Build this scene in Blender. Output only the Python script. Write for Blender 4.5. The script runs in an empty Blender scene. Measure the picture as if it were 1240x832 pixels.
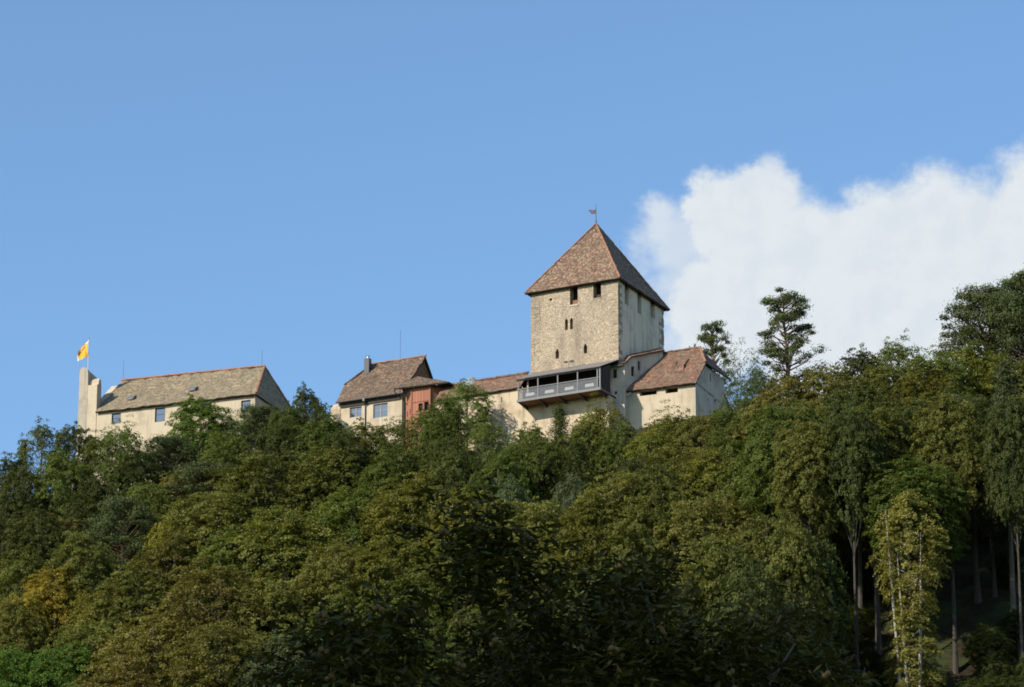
import bpy, math, random
import numpy as np
from mathutils import Vector

S = bpy.context.scene
COL = S.collection
rad = math.radians

# ------------------------------------------------------------------ camera
PITCH = rad(18); HFOV = rad(14.8)
cd = bpy.data.cameras.new('camera'); cam = bpy.data.objects.new('camera', cd); COL.objects.link(cam)
cam.location = (0, 0, 1.7); cam.rotation_euler = (math.pi/2 + PITCH, 0, 0)
cd.sensor_fit = 'HORIZONTAL'; cd.angle = HFOV; cd.clip_start = 0.5; cd.clip_end = 8000
S.camera = cam

# ------------------------------------------------------------------ exposure, sun, sky
SUN_AZ, SUN_EL = 54.0, 33.0          # degrees left of straight behind the camera, and above the horizon
S.view_settings.view_transform = 'Standard'; S.view_settings.look = 'None'
S.view_settings.exposure = 0.45; S.view_settings.gamma = 1.0; S.view_settings.use_curve_mapping = False
S.cycles.filter_width = 1.8; S.cycles.max_bounces = 5; S.cycles.diffuse_bounces = 2; S.cycles.glossy_bounces = 2
S.cycles.transmission_bounces = 3; S.cycles.transparent_max_bounces = 8
S.cycles.caustics_reflective = False; S.cycles.caustics_refractive = False
sl = bpy.data.lights.new('sun', 'SUN'); sl.energy = 4.6; sl.angle = rad(0.53); sl.color = (1.0, 0.92, 0.80)
sun = bpy.data.objects.new('sun', sl); COL.objects.link(sun)
tosun = Vector((-math.sin(rad(SUN_AZ))*math.cos(rad(SUN_EL)), -math.cos(rad(SUN_AZ))*math.cos(rad(SUN_EL)), math.sin(rad(SUN_EL))))
sun.rotation_euler = tosun.to_track_quat('Z', 'Y').to_euler(); sun.location = (-60, 0, 90)

class NT:
    """small node-tree writer"""
    def __init__(s, nt): s.t = nt; s.t.nodes.clear()
    def n(s, typ, **kw):
        nd = s.t.nodes.new(typ)
        for k, v in kw.items(): setattr(nd, k, v)
        return nd
    def l(s, a, b): s.t.links.new(a, b)
    def put(s, sock, v):
        if isinstance(v, bpy.types.NodeSocket): s.l(v, sock)
        elif v is not None: sock.default_value = v
    def math(s, op, a, b=None, c=None, clamp=False):
        m = s.n('ShaderNodeMath', operation=op, use_clamp=clamp)
        for i, v in enumerate((a, b, c)): s.put(m.inputs[i], v)
        return m.outputs[0]
    def vm(s, op, a, b=None):
        m = s.n('ShaderNodeVectorMath', operation=op)
        s.put(m.inputs[0], a); s.put(m.inputs[1], b)
        return m.outputs['Value'] if op in ('DOT_PRODUCT', 'LENGTH', 'DISTANCE') else m.outputs[0]
    def noise(s, vec, scale, detail=4, rough=.55, dist=0.0, col=False):
        m = s.n('ShaderNodeTexNoise'); s.put(m.inputs['Vector'], vec)
        m.inputs['Scale'].default_value = scale; m.inputs['Detail'].default_value = detail
        m.inputs['Roughness'].default_value = rough; m.inputs['Distortion'].default_value = dist
        return m.outputs['Color'] if col else m.outputs['Fac']
    def ss(s, x, lo, hi, a=0.0, b=1.0):
        m = s.n('ShaderNodeMapRange', interpolation_type='SMOOTHSTEP'); s.put(m.inputs[0], x)
        for i, v in enumerate((lo, hi, a, b)): s.put(m.inputs[i+1], v)
        return m.outputs[0]
    def ramp(s, fac, stops, const=False):
        m = s.n('ShaderNodeValToRGB'); s.put(m.inputs[0], fac); r = m.color_ramp
        if const: r.interpolation = 'CONSTANT'
        while len(r.elements) < len(stops): r.elements.new(.5)
        for e, (p, c) in zip(r.elements, stops): e.position = p; e.color = (*c, 1)
        return m.outputs[0]
    def mix(s, f, a, b, blend='MIX'):
        m = s.n('ShaderNodeMix', data_type='RGBA', blend_type=blend); s.put(m.inputs[0], f)
        for k, v in ((6, a), (7, b)): s.put(m.inputs[k], (*v, 1) if isinstance(v, tuple) and len(v) == 3 else v)
        return m.outputs[2]
    def comb(s, x, y, z=0.0):
        m = s.n('ShaderNodeCombineXYZ')
        for i, v in enumerate((x, y, z)): s.put(m.inputs[i], v)
        return m.outputs[0]

SKY_STRENGTH = 0.128
world = bpy.data.worlds.new('World'); S.world = world; world.use_nodes = True
W = NT(world.node_tree)
sky = W.n('ShaderNodeTexSky', sky_type='NISHITA', sun_disc=False)
sky.sun_elevation = rad(SUN_EL); sky.sun_rotation = rad(180 + SUN_AZ)
sky.altitude = 400; sky.air_density = 1.0; sky.dust_density = 0.6; sky.ozone_density = 2.2
# the cloud bank: a fixed patch of sky to the north-east, plus unseen fill clouds added eastward, in hundredths of a radian about a fixed compass direction
gen = W.n('ShaderNodeTexCoord').outputs['Generated']
kf = W.vm('DOT_PRODUCT', gen, (0, math.cos(PITCH), math.sin(PITCH)))
kx = W.math('MULTIPLY', W.math('DIVIDE', W.vm('DOT_PRODUCT', gen, (1, 0, 0)), kf), 47.74)
ky = W.math('MULTIPLY', W.math('DIVIDE', W.vm('DOT_PRODUCT', gen, (0, -math.sin(PITCH), math.cos(PITCH))), kf), 47.74)
cp = W.comb(kx, ky, 0.0)
w1 = W.vm('SUBTRACT', W.noise(cp, 1.6, 5, .62, col=True), (.5, .5, .5))
w2 = W.vm('SUBTRACT', W.noise(cp, 6.0, 4, .6, col=True), (.5, .5, .5))
def scaled(v, k):
    m = W.n('ShaderNodeVectorMath', operation='SCALE'); W.put(m.inputs[0], v); m.inputs['Scale'].default_value = k
    return m.outputs[0]
cpw = W.vm('ADD', W.vm('ADD', cp, scaled(w1, .60)), scaled(w2, .17))
flat = W.vm('MULTIPLY', cpw, (1, 1, 0))
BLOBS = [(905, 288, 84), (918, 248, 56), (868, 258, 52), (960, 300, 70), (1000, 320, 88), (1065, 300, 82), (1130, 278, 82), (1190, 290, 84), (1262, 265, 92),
         (1000, 400, 120), (1120, 400, 150), (1260, 380, 150), (880, 380, 90), (1350, 300, 160), (1500, 330, 160), (1400, 480, 200), (1100, 520, 170), (1950, 350, 480), (2700, 250, 750), (4000, 200, 1200), (6500, 0, 2400)]  # the largest blobs are unseen, added in the east to brighten shaded walls
SOFT = [(822, 300, 70), (806, 288, 50), (850, 350, 90), (838, 410, 70), (800, 262, 34)]
def field(lst):
    f = None
    for x, y, r in lst:
        d = W.vm('DISTANCE', flat, ((x - 620)/100, (416 - y)/100, 0))
        g = W.math('MULTIPLY_ADD', d, -100/r, 1.0)
        f = g if f is None else W.math('SMOOTH_MAX', f, g, .12)
    return f
fine = W.noise(cp, 3.2, 7, .62)
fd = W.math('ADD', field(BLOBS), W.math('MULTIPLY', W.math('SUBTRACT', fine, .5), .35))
fs = W.math('ADD', field(SOFT), W.math('MULTIPLY', W.math('SUBTRACT', fine, .5), .55))
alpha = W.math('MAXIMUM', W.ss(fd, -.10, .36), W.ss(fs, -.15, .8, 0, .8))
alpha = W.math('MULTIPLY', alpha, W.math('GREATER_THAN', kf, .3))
lightn = W.math('SUBTRACT', W.noise(cp, 1.3, 6, .55), W.noise(W.vm('ADD', cp, (-.16, .14, 0)), 1.3, 6, .55))  # billow shading towards the sun, put into the cloud colour
ccol = W.mix(W.ss(lightn, -.16, .12), (.52, .568, .612), (.565, .602, .632))
CLOUD = ccol
skyc = W.mix(1.0, sky.outputs[0], (SKY_STRENGTH,)*3, 'MULTIPLY')
SKY_TINT = (.88, 1.03, 1.10)
skyc = W.mix(1.0, skyc, SKY_TINT, 'MULTIPLY')
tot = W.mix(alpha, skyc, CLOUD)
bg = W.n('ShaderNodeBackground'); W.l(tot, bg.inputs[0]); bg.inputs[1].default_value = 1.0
W.l(bg.outputs[0], W.n('ShaderNodeOutputWorld').inputs[0])

# ------------------------------------------------------------------ measuring helpers
FPX = 620/math.tan(HFOV/2)
def P(u, v, Y):
    """the point at horizontal distance Y seen at (u, v) of the 1240 x 832 photograph"""
    x = (u - 620)/FPX; y = (416 - v)/FPX
    d = np.array([x, math.cos(PITCH) - y*math.sin(PITCH), math.sin(PITCH) + y*math.cos(PITCH)])
    return np.array([0, 0, 1.7]) + d*(Y/d[1])
def project(w):
    d = np.array(w) - np.array([0, 0, 1.7])
    z = d[1]*math.cos(PITCH) + d[2]*math.sin(PITCH); up = -d[1]*math.sin(PITCH) + d[2]*math.cos(PITCH)
    return 620 + FPX*d[0]/z, 416 - FPX*up/z

# ------------------------------------------------------------------ materials
def mat(name): 
    m = bpy.data.materials.new(name); m.use_nodes = True
    return m, NT(m.node_tree)
def finish(N, col, rough=.8, bump=None, bstr=.4, bdist=.03, spec=.3, metal=0.0):
    b = N.n('ShaderNodeBsdfPrincipled'); N.put(b.inputs['Base Color'], (*col, 1) if isinstance(col, tuple) else col)
    N.put(b.inputs['Roughness'], rough); b.inputs['Specular IOR Level'].default_value = spec; b.inputs['Metallic'].default_value = metal
    if bump is not None:
        k = N.n('ShaderNodeBump'); k.inputs['Strength'].default_value = bstr; k.inputs['Distance'].default_value = bdist
        N.l(bump, k.inputs['Height']); N.l(k.outputs[0], b.inputs['Normal'])
    N.l(b.outputs[0], N.n('ShaderNodeOutputMaterial').inputs[0]); return b
def simple(name, col, rough=.7, var=.25, scale=3.0, metal=0.0, spec=.3):
    m, N = mat(name); oc = N.n('ShaderNodeTexCoord').outputs['Object']
    f = N.noise(oc, scale, 5)
    c = N.mix(f, tuple(max(0, x*(1 - var)) for x in col), tuple(x*(1 + var) for x in col))
    finish(N, c, rough, f, .2, .01, spec, metal); return m
def stone(name, pal, mortar, sx=(1.9, 1.9, 3.4), stain=.35, bstr=.8):
    m, N = mat(name); oc = N.n('ShaderNodeTexCoord').outputs['Object']
    p = N.vm('MULTIPLY', N.vm('ADD', oc, scaled2(N, N.vm('SUBTRACT', N.noise(oc, 1.2, 3, col=True), (.5,)*3), .35)), sx)
    v = N.n('ShaderNodeTexVoronoi', feature='F1'); N.l(p, v.inputs['Vector'])
    e = N.n('ShaderNodeTexVoronoi', feature='DISTANCE_TO_EDGE'); N.l(p, e.inputs['Vector'])
    sx_ = N.n('ShaderNodeSeparateColor'); N.l(v.outputs['Color'], sx_.inputs[0])
    c = N.ramp(sx_.outputs[0], [(i/(len(pal)-1), q) for i, q in enumerate(pal)])
    fn = N.noise(oc, 9, 5, .65)
    c = N.mix(.55, c, N.mix(fn, (.45, .45, .45), (1.3, 1.3, 1.3)), 'MULTIPLY')
    c = N.mix(N.ss(e.outputs[0], .02, .13, 1, 0), c, mortar)
    big = N.noise(N.vm('MULTIPLY', oc, (.55, .55, .16)), 1.0, 5, .6)
    c = N.mix(N.math('MULTIPLY', N.ss(big, .42, .7), stain), c, (.16, .14, .115))
    hgt = N.math('ADD', N.math('MULTIPLY', N.ss(e.outputs[0], 0, .2), 1.0), N.math('MULTIPLY', fn, .6))
    finish(N, c, .9, hgt, bstr, .07, .15); return m
def scaled2(N, v, k):
    m = N.n('ShaderNodeVectorMath', operation='SCALE'); N.put(m.inputs[0], v); m.inputs['Scale'].default_value = k
    return m.outputs[0]
def plaster(name, base, dirt, streak=.5, patch=(.42, .35, .25), pk=.5):
    m, N = mat(name); oc = N.n('ShaderNodeTexCoord').outputs['Object']
    a = N.noise(oc, .55, 6, .6); b = N.noise(N.vm('MULTIPLY', oc, (1.6, 1.6, .16)), 1.0, 5, .6); f = N.noise(oc, 7, 5, .65)
    c = N.mix(N.math('MULTIPLY', N.ss(a, .47, .66), pk), base, patch)
    c = N.mix(N.math('MULTIPLY', N.ss(b, .5, .72), streak), c, dirt)
    c = N.mix(.35, c, N.mix(f, (.55, .55, .55), (1.25, 1.25, 1.25)), 'MULTIPLY')
    finish(N, c, .92, f, .5, .03, .1); return m
def tiles(name, pal, moss=(.2, .19, .11), mk=.4, row=.17, wid=.19):
    m, N = mat(name); uv = N.n('ShaderNodeUVMap').outputs[0]
    s_ = N.n('ShaderNodeSeparateXYZ'); N.l(uv, s_.inputs[0])
    wob = N.noise(uv, .8, 2)
    vr = N.math('ADD', N.math('DIVIDE', s_.outputs[1], row), N.math('MULTIPLY', wob, .5)); ri = N.math('FLOOR', vr); fr = N.math('FRACT', vr)
    uc = N.math('ADD', N.math('DIVIDE', s_.outputs[0], wid), N.math('MULTIPLY', N.math('MODULO', ri, 2.0), .5)); ci = N.math('FLOOR', uc); fu = N.math('FRACT', uc)
    wn = N.n('ShaderNodeTexWhiteNoise', noise_dimensions='2D'); N.l(N.comb(ci, ri), wn.inputs[0])
    c = N.ramp(wn.outputs[0], [(i/len(pal), q) for i, q in enumerate(pal)], True)
    w2_ = N.n('ShaderNodeTexWhiteNoise', noise_dimensions='2D'); N.l(N.comb(N.math('FLOOR', N.math('DIVIDE', uc, 3.0)), N.math('FLOOR', N.math('DIVIDE', vr, 2.0))), w2_.inputs[0])
    c = N.mix(.5, c, N.mix(w2_.outputs[0], (.6, .6, .6), (1.4, 1.35, 1.3)), 'MULTIPLY')
    big = N.noise(uv, .45, 6, .65); med = N.noise(uv, 2.2, 4, .6)
    c = N.mix(N.math('MULTIPLY', N.ss(big, .42, .62), mk), c, moss)
    c = N.mix(N.math('MULTIPLY', N.ss(med, .56, .7), .45), c, (.33, .30, .23))
    h = N.math('ADD', N.math('SUBTRACT', 1.0, fr), N.math('MULTIPLY', N.ss(N.math('ABSOLUTE', N.math('SUBTRACT', fu, .5)), .36, .5), -.5))
    h = N.math('ADD', h, N.math('MULTIPLY', wn.outputs[0], .5))
    finish(N, c, .85, h, .8, .05, .2); return m

M = {}
M['tower_stone'] = stone('tower_stone', [(.22, .17, .115), (.55, .435, .295), (.39, .305, .21), (.66, .535, .385), (.29, .225, .155), (.57, .43, .29)], (.60, .48, .345), (1.25, 1.25, 2.4), .5, .8)
M['quoin'] = stone('quoin_stone', [(.42, .34, .24), (.54, .43, .30), (.36, .30, .22), (.50, .36, .25)], (.48, .39, .27), (1.0, 1.0, 2.0), .3, .8)
M['tower_shade'] = plaster('tower_render', (.74, .60, .45), (.27, .215, .155), .6, (.50, .405, .30), .75)
M['cream'] = plaster('cream_plaster', (.50, .415, .295), (.27, .215, .15), .6, (.38, .31, .215), .75)
M['castle_plaster'] = plaster('rough_plaster', (.52, .42, .29), (.22, .175, .12), .75, (.34, .265, .18), .9)
M['grey_plaster'] = plaster('grey_plaster', (.58, .485, .375), (.25, .205, .16), .6, (.40, .33, .26), .7)
M['pier'] = plaster('weathered_plaster', (.40, .345, .265), (.18, .16, .13), .9, (.29, .255, .205), .9)
M['tile_tower'] = tiles('tower_tiles', [(0.148, 0.084, 0.055), (0.215, 0.124, 0.076), (0.111, 0.068, 0.050), (0.252, 0.176, 0.109), (0.178, 0.092, 0.059), (0.296, 0.216, 0.143), (0.126, 0.088, 0.067)], (0.126, 0.096, 0.067), .4)
M['tile_moss'] = tiles('mossy_tiles', [(0.267, 0.202, 0.126), (0.189, 0.146, 0.092), (0.327, 0.258, 0.160), (0.232, 0.155, 0.097), (0.292, 0.241, 0.143), (0.163, 0.138, 0.084)], (.175, .158, .105), .5)
M['tile_brown'] = tiles('brown_tiles', [(0.122, 0.074, 0.051), (0.166, 0.098, 0.066), (0.094, 0.062, 0.048), (0.194, 0.133, 0.086), (0.144, 0.082, 0.054), (0.216, 0.164, 0.107)], (0.094, 0.078, 0.049), .5)
M['tile_red'] = tiles('red_brown_tiles', [(0.172, 0.086, 0.056), (0.218, 0.112, 0.072), (0.125, 0.073, 0.054), (0.242, 0.155, 0.099), (0.195, 0.095, 0.059), (0.148, 0.107, 0.077)], (0.133, 0.103, 0.068), .45)
M['ridge'] = simple('terracotta', (.29, .145, .09), .85, .45, 2.5)
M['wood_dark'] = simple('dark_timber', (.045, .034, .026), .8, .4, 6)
M['wood_brown'] = simple('brown_boards', (.20, .10, .05), .8, .35, 5)
M['steel'] = simple('grey_steel', (.14, .14, .14), .55, .15, 4)
M['dark'] = simple('dark_interior', (.012, .012, .013), .9, .2, 2)  # near-black backs of openings: the unlit depth put into the colour
M['slate'] = simple('grey_slate', (.20, .22, .21), .7, .3, 4)
M['terrace_roof'] = simple('terrace_roofing', (.17, .145, .125), .8, .3, 3)
M['frame'] = simple('window_frame', (.30, .27, .23), .7, .2, 6)
M['frame_dark'] = simple('dark_window_frame', (.05, .045, .04), .7, .2, 6)
M['white'] = simple('white_cloth', (.75, .75, .73), .8, .06, 4)
M['metal'] = simple('chimney_metal', (.05, .052, .058), .5, .2, 4)
M['bright'] = simple('bright_steel', (.65, .67, .70), .25, .1, 4, 1.0)
M['yellow'] = simple('yellow_flag_cloth', (.60, .34, .03), .8, .1, 2)
M['blue'] = simple('dark_blue_cloth', (.06, .06, .14), .8, .1, 2)
M['redcloth'] = simple('dark_red_cloth', (.25, .05, .06), .8, .1, 2)
M['pole'] = simple('pole_paint', (.45, .45, .44), .5, .1, 4)
M['vane'] = simple('dark_painted_vane', (.07, .03, .045), .6, .2, 4)
M['bark'] = simple('grey_brown_bark', (.10, .085, .065), .95, .45, 5)
M['bark_dark'] = simple('dark_bark', (.06, .05, .04), .95, .5, 3)
M['bark_pale'] = simple('pale_bark', (.30, .28, .23), .9, .5, 3)
M['bark_pine'] = simple('orange_pine_bark', (.115, .072, .05), .95, .4, 3)
m, N = mat('red_boards'); oc = N.n('ShaderNodeTexCoord').outputs['UV']
s_ = N.n('ShaderNodeSeparateXYZ'); N.l(oc, s_.inputs[0]); bx_ = N.math('DIVIDE', s_.outputs[0], .17); wn = N.n('ShaderNodeTexWhiteNoise', noise_dimensions='1D'); N.l(N.math('FLOOR', bx_), wn.inputs['W'])
fr_ = N.math('FRACT', bx_); c = N.mix(wn.outputs[0], (.27, .108, .064), (.36, .155, .09)); c = N.mix(N.ss(fr_, .86, .95), c, (.13, .045, .03))
finish(N, c, .8, N.ss(fr_, .86, .95, 1, 0), .6, .03); M['red_boards'] = m
m, N = mat('window_glass')
b = N.n('ShaderNodeBsdfPrincipled'); b.inputs['Base Color'].default_value = (.02, .025, .03, 1); b.inputs['Roughness'].default_value = .04; b.inputs['IOR'].default_value = 1.9; b.inputs['Specular IOR Level'].default_value = 1.0
N.l(b.outputs[0], N.n('ShaderNodeOutputMaterial').inputs[0]); M['glass'] = m
m, N = mat('rail_mesh')
b = N.n('ShaderNodeBsdfPrincipled'); b.inputs['Base Color'].default_value = (.115, .13, .145, 1); b.inputs['Roughness'].default_value = .5
t = N.n('ShaderNodeBsdfTransparent'); x = N.n('ShaderNodeMixShader'); x.inputs[0].default_value = .3
N.l(t.outputs[0], x.inputs[1]); N.l(b.outputs[0], x.inputs[2]); N.l(x.outputs[0], N.n('ShaderNodeOutputMaterial').inputs[0]); M['rail_mesh'] = m

def leaf(name, c1, c2, c3, trans=.36, rough=.55):
    """c1..c2 the usual leaf colours, c3 the odd turned leaf"""
    m, N = mat(name)
    t = N.n('ShaderNodeAttribute', attribute_name='tint').outputs['Fac']
    r = N.n('ShaderNodeObjectInfo').outputs['Random']
    c = N.ramp(t, [(0, c1), (.7, c2), (.93, c2), (1, c3)])
    h = N.n('ShaderNodeHueSaturation'); N.l(c, h.inputs['Color'])
    N.l(N.math('MULTIPLY_ADD', r, .03, .487), h.inputs['Hue']); N.l(N.math('MULTIPLY_ADD', N.math('FRACT', N.math('MULTIPLY', r, 7.31)), .42, .86), h.inputs['Value'])
    b = N.n('ShaderNodeBsdfPrincipled'); N.l(h.outputs[0], b.inputs['Base Color']); b.inputs['Roughness'].default_value = rough; b.inputs['Specular IOR Level'].default_value = .12
    tr = N.n('ShaderNodeBsdfTranslucent'); N.l(N.mix(1.0, h.outputs[0], (1.25, 1.25, .6), 'MULTIPLY'), tr.inputs[0])
    x = N.n('ShaderNodeMixShader'); x.inputs[0].default_value = trans
    N.l(b.outputs[0], x.inputs[1]); N.l(tr.outputs[0], x.inputs[2]); N.l(x.outputs[0], N.n('ShaderNodeOutputMaterial').inputs[0])
    return m
LEAF = {
 'ol': leaf('olive_leaves', (.094, .098, .022), (.160, .156, .038), (.20, .17, .03)),
 'dk': leaf('dark_green_leaves', (.046, .057, .016), (.086, .096, .026), (.10, .10, .025)),
 'gr': leaf('green_leaves', (.068, .090, .019), (.122, .142, .031), (.15, .14, .03)),
 'br': leaf('brown_olive_leaves', (.112, .103, .026), (.192, .168, .044), (.25, .17, .05)),
 'ye': leaf('yellow_leaves', (.18, .165, .026), (.34, .275, .036), (.38, .24, .03)),
 'yg': leaf('yellow_green_leaves', (.100, .106, .020), (.176, .168, .032), (.25, .19, .03)),
 'sl': leaf('pale_yellow_green_leaves', (.135, .125, .030), (.235, .205, .055), (.30, .22, .06)),
 'bg': leaf('grey_green_leaves', (.065, .088, .042), (.115, .142, .066), (.14, .15, .08)),
 'vg': leaf('bright_green_leaves', (.060, .105, .016), (.115, .165, .028), (.16, .18, .03)),
 'pi': leaf('pine_needles', (.042, .056, .018), (.080, .096, .028), (.10, .09, .03), .12),
 'sp': leaf('spruce_needles', (.030, .038, .013), (.058, .064, .020), (.07, .07, .03), .12),
 'ch': leaf('chestnut_leaves', (.042, .038, .009), (.086, .073, .016), (.16, .08, .03), .15, .6),
}
M['bur'] = simple('chestnut_bur', (.17, .10, .035), .9, .35, 30)

# ------------------------------------------------------------------ mesh builder
class MB:
    def __init__(s): s.v = []; s.f = []; s.m = []; s.uv = []; s.mats = []
    def mi(s, m):
        if m not in s.mats: s.mats.append(m)
        return s.mats.index(m)
    def poly(s, pts, m, basis=None):
        pts = [Vector(p) for p in pts]; i = len(s.v); s.v += pts; s.f.append(list(range(i, i+len(pts)))); s.m.append(s.mi(m))
        if basis is None:
            n = Vector((0, 0, 0))
            for a in range(1, len(pts)-1): n += (pts[a]-pts[0]).cross(pts[a+1]-pts[0])
            n = n.normalized() if n.length > 1e-9 else Vector((0, 0, 1))
            u = Vector((0, 0, 1)).cross(n); u = u.normalized() if u.length > 1e-4 else Vector((1, 0, 0)); basis = (u, n.cross(u))
        s.uv += [(p.dot(basis[0]), p.dot(basis[1])) for p in pts]
    def box(s, x0, x1, y0, y1, z0, z1, m):
        s.hexa([(x0, y0, z0), (x1, y0, z0), (x1, y1, z0), (x0, y1, z0)], [(x0, y0, z1), (x1, y0, z1), (x1, y1, z1), (x0, y1, z1)], m)
    def hexa(s, b, t, m):
        n = len(b); s.poly(list(reversed(b)), m); s.poly(t, m)
        for i in range(n): j = (i+1) % n; s.poly([b[i], b[j], t[j], t[i]], m)
    def tube(s, pts, rs, m, k=7, cap=True):
        pts = [Vector(p) for p in pts]; rings = []
        for i, p in enumerate(pts):
            d = (pts[min(i+1, len(pts)-1)] - pts[max(i-1, 0)]).normalized()
            a = d.orthogonal().normalized() if i == 0 else (a - d*a.dot(d)).normalized()
            b = d.cross(a); rings.append([p + (a*math.cos(2*math.pi*q/k) + b*math.sin(2*math.pi*q/k))*rs[i] for q in range(k)])
        for r0, r1 in zip(rings, rings[1:]):
            for q in range(k): j = (q+1) % k; s.poly([r0[q], r0[j], r1[j], r1[q]], m)
        if cap: s.poly(list(reversed(rings[0])), m); s.poly(rings[-1], m)
    def bar(s, p, q, r, m, k=6): s.tube([p, q], [r, r], m, k)
    def sphere(s, c, r, m, nu=8, nv=5, sc=(1, 1, 1)):
        c = Vector(c); g = [[c + Vector((sc[0]*math.sin(math.pi*j/nv)*math.cos(2*math.pi*i/nu), sc[1]*math.sin(math.pi*j/nv)*math.sin(2*math.pi*i/nu), sc[2]*math.cos(math.pi*j/nv)))*r for i in range(nu)] for j in range(nv+1)]
        for j in range(nv):
            for i in range(nu): s.poly([g[j][i], g[j+1][i], g[j+1][(i+1) % nu], g[j][(i+1) % nu]], m)
    def wall(s, p0, d, w, z0, z1, m, ops=(), depth=.35, back=None, reveal=None, z1b=None):
        """front skin of a wall from p0 along d (outward = d x z), with real openings (x0,x1,za,zb)"""
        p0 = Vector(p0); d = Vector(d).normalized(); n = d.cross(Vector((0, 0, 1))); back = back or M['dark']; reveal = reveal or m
        z1b = z1 if z1b is None else z1b
        top = lambda x: z1 + (z1b - z1)*x/w
        xs = sorted({0, w, *[o[0] for o in ops], *[o[1] for o in ops]}); zs = sorted({z0, *[o[2] for o in ops], *[o[3] for o in ops]}) + [None]
        at = lambda x, z, dp=0: p0 + d*x + Vector((0, 0, top(x) if z is None else z)) - n*dp
        for xa, xb in zip(xs, xs[1:]):
            for za, zb in zip(zs, zs[1:]):
                xm = (xa+xb)/2; zm = (za + (top(xm) if zb is None else zb))/2
                if any(o[0] < xm < o[1] and o[2] < zm < o[3] for o in ops): continue
                s.poly([at(xa, za), at(xb, za), at(xb, zb), at(xa, zb)], m)
        for xa, xb, za, zb in ops:
            c = [(xa, za), (xb, za), (xb, zb), (xa, zb)]
            for (a, b_), (e, f_) in zip(c, c[1:]+c[:1]): s.poly([at(a, b_), at(a, b_, depth), at(e, f_, depth), at(e, f_)], reveal)
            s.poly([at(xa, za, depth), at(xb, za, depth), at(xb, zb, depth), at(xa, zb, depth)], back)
    def slope(s, b0, b1, t1, t0, m, nu=14, nv=8, jit=.035, th=.14, edge=None, sag=0.0, seed=1):
        """a tiled roof slope: bottom edge b0-b1, top edge t0-t1, slightly uneven, with a dark thickness below"""
        b0, b1, t1, t0 = map(Vector, (b0, b1, t1, t0)); rnd = random.Random(seed); edge = edge or M['wood_dark']
        u = (b1-b0).normalized(); n = u.cross(((t0+t1)/2-(b0+b1)/2)).normalized(); v = n.cross(u)
        g = []
        for j in range(nv+1):
            row = []
            for i in range(nu+1):
                a, c = i/nu, j/nv; p = (b0*(1-a)+b1*a)*(1-c) + (t0*(1-a)+t1*a)*c
                k = jit*(rnd.random()-.5)*2 - sag*math.sin(math.pi*a)*math.sin(math.pi*c)
                row.append(p + n*k)
            g.append(row)
        for j in range(nv):
            for i in range(nu):
                q = [g[j][i], g[j][i+1], g[j+1][i+1], g[j+1][i]]
                if (q[2]-q[3]).length < 1e-4 + 0*jit: q = q[:3]
                s.poly(q, m, (u, v))
        lo = [[p - n*th for p in r] for r in g]
        for i in range(nu):
            s.poly([lo[0][i], lo[0][i+1], g[0][i+1], g[0][i]], edge); s.poly([g[nv][i], g[nv][i+1], lo[nv][i+1], lo[nv][i]], edge)
        for j in range(nv):
            s.poly([lo[j+1][0], lo[j][0], g[j][0], g[j+1][0]], edge); s.poly([lo[j][nu], lo[j+1][nu], g[j+1][nu], g[j][nu]], edge)
        for j in range(nv):
            for i in range(nu): s.poly([lo[j][i+1], lo[j][i], lo[j+1][i], lo[j+1][i+1]][:4 if (lo[j+1][i]-lo[j+1][i+1]).length > 1e-4 else 3], edge)
    def ridge(s, p, q, m=None, r=.13, seed=1):
        p, q = Vector(p), Vector(q); rnd = random.Random(seed); L = (q-p).length; k = max(2, int(L/.42)); m = m or M['ridge']
        for i in range(k):
            a = p.lerp(q, i/k); b_ = p.lerp(q, (i+1.12)/k); j = Vector((rnd.uniform(-.02, .02), rnd.uniform(-.02, .02), rnd.uniform(-.03, .03)))
            s.tube([a+j, b_+j], [r*1.12, r*.9], m, 7)
    def build(s, name, parent=None, smooth=False):
        me = bpy.data.meshes.new(name); me.from_pydata([tuple(p) for p in s.v], [], s.f)
        for m in s.mats: me.materials.append(m)
        me.polygons.foreach_set('material_index', s.m)
        uvl = me.uv_layers.new(name='UVMap'); uvl.data.foreach_set('uv', [c for p in s.uv for c in p])
        if smooth: me.polygons.foreach_set('use_smooth', [True]*len(s.f))
        me.update(); o = bpy.data.objects.new(name, me); COL.objects.link(o)
        if parent is not None: o.parent = parent
        return o

def tag(o, label, cat, group=None):
    o['label'] = label; o['category'] = cat
    if group: o['group'] = group
    return o
def thing(name, label, cat, loc, a=0.0, group=None):
    o = bpy.data.objects.new(name, None); COL.objects.link(o); o.empty_display_size = .5
    o.location = loc; o.rotation_euler = (0, 0, -rad(a)); return tag(o, label, cat, group)

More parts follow.
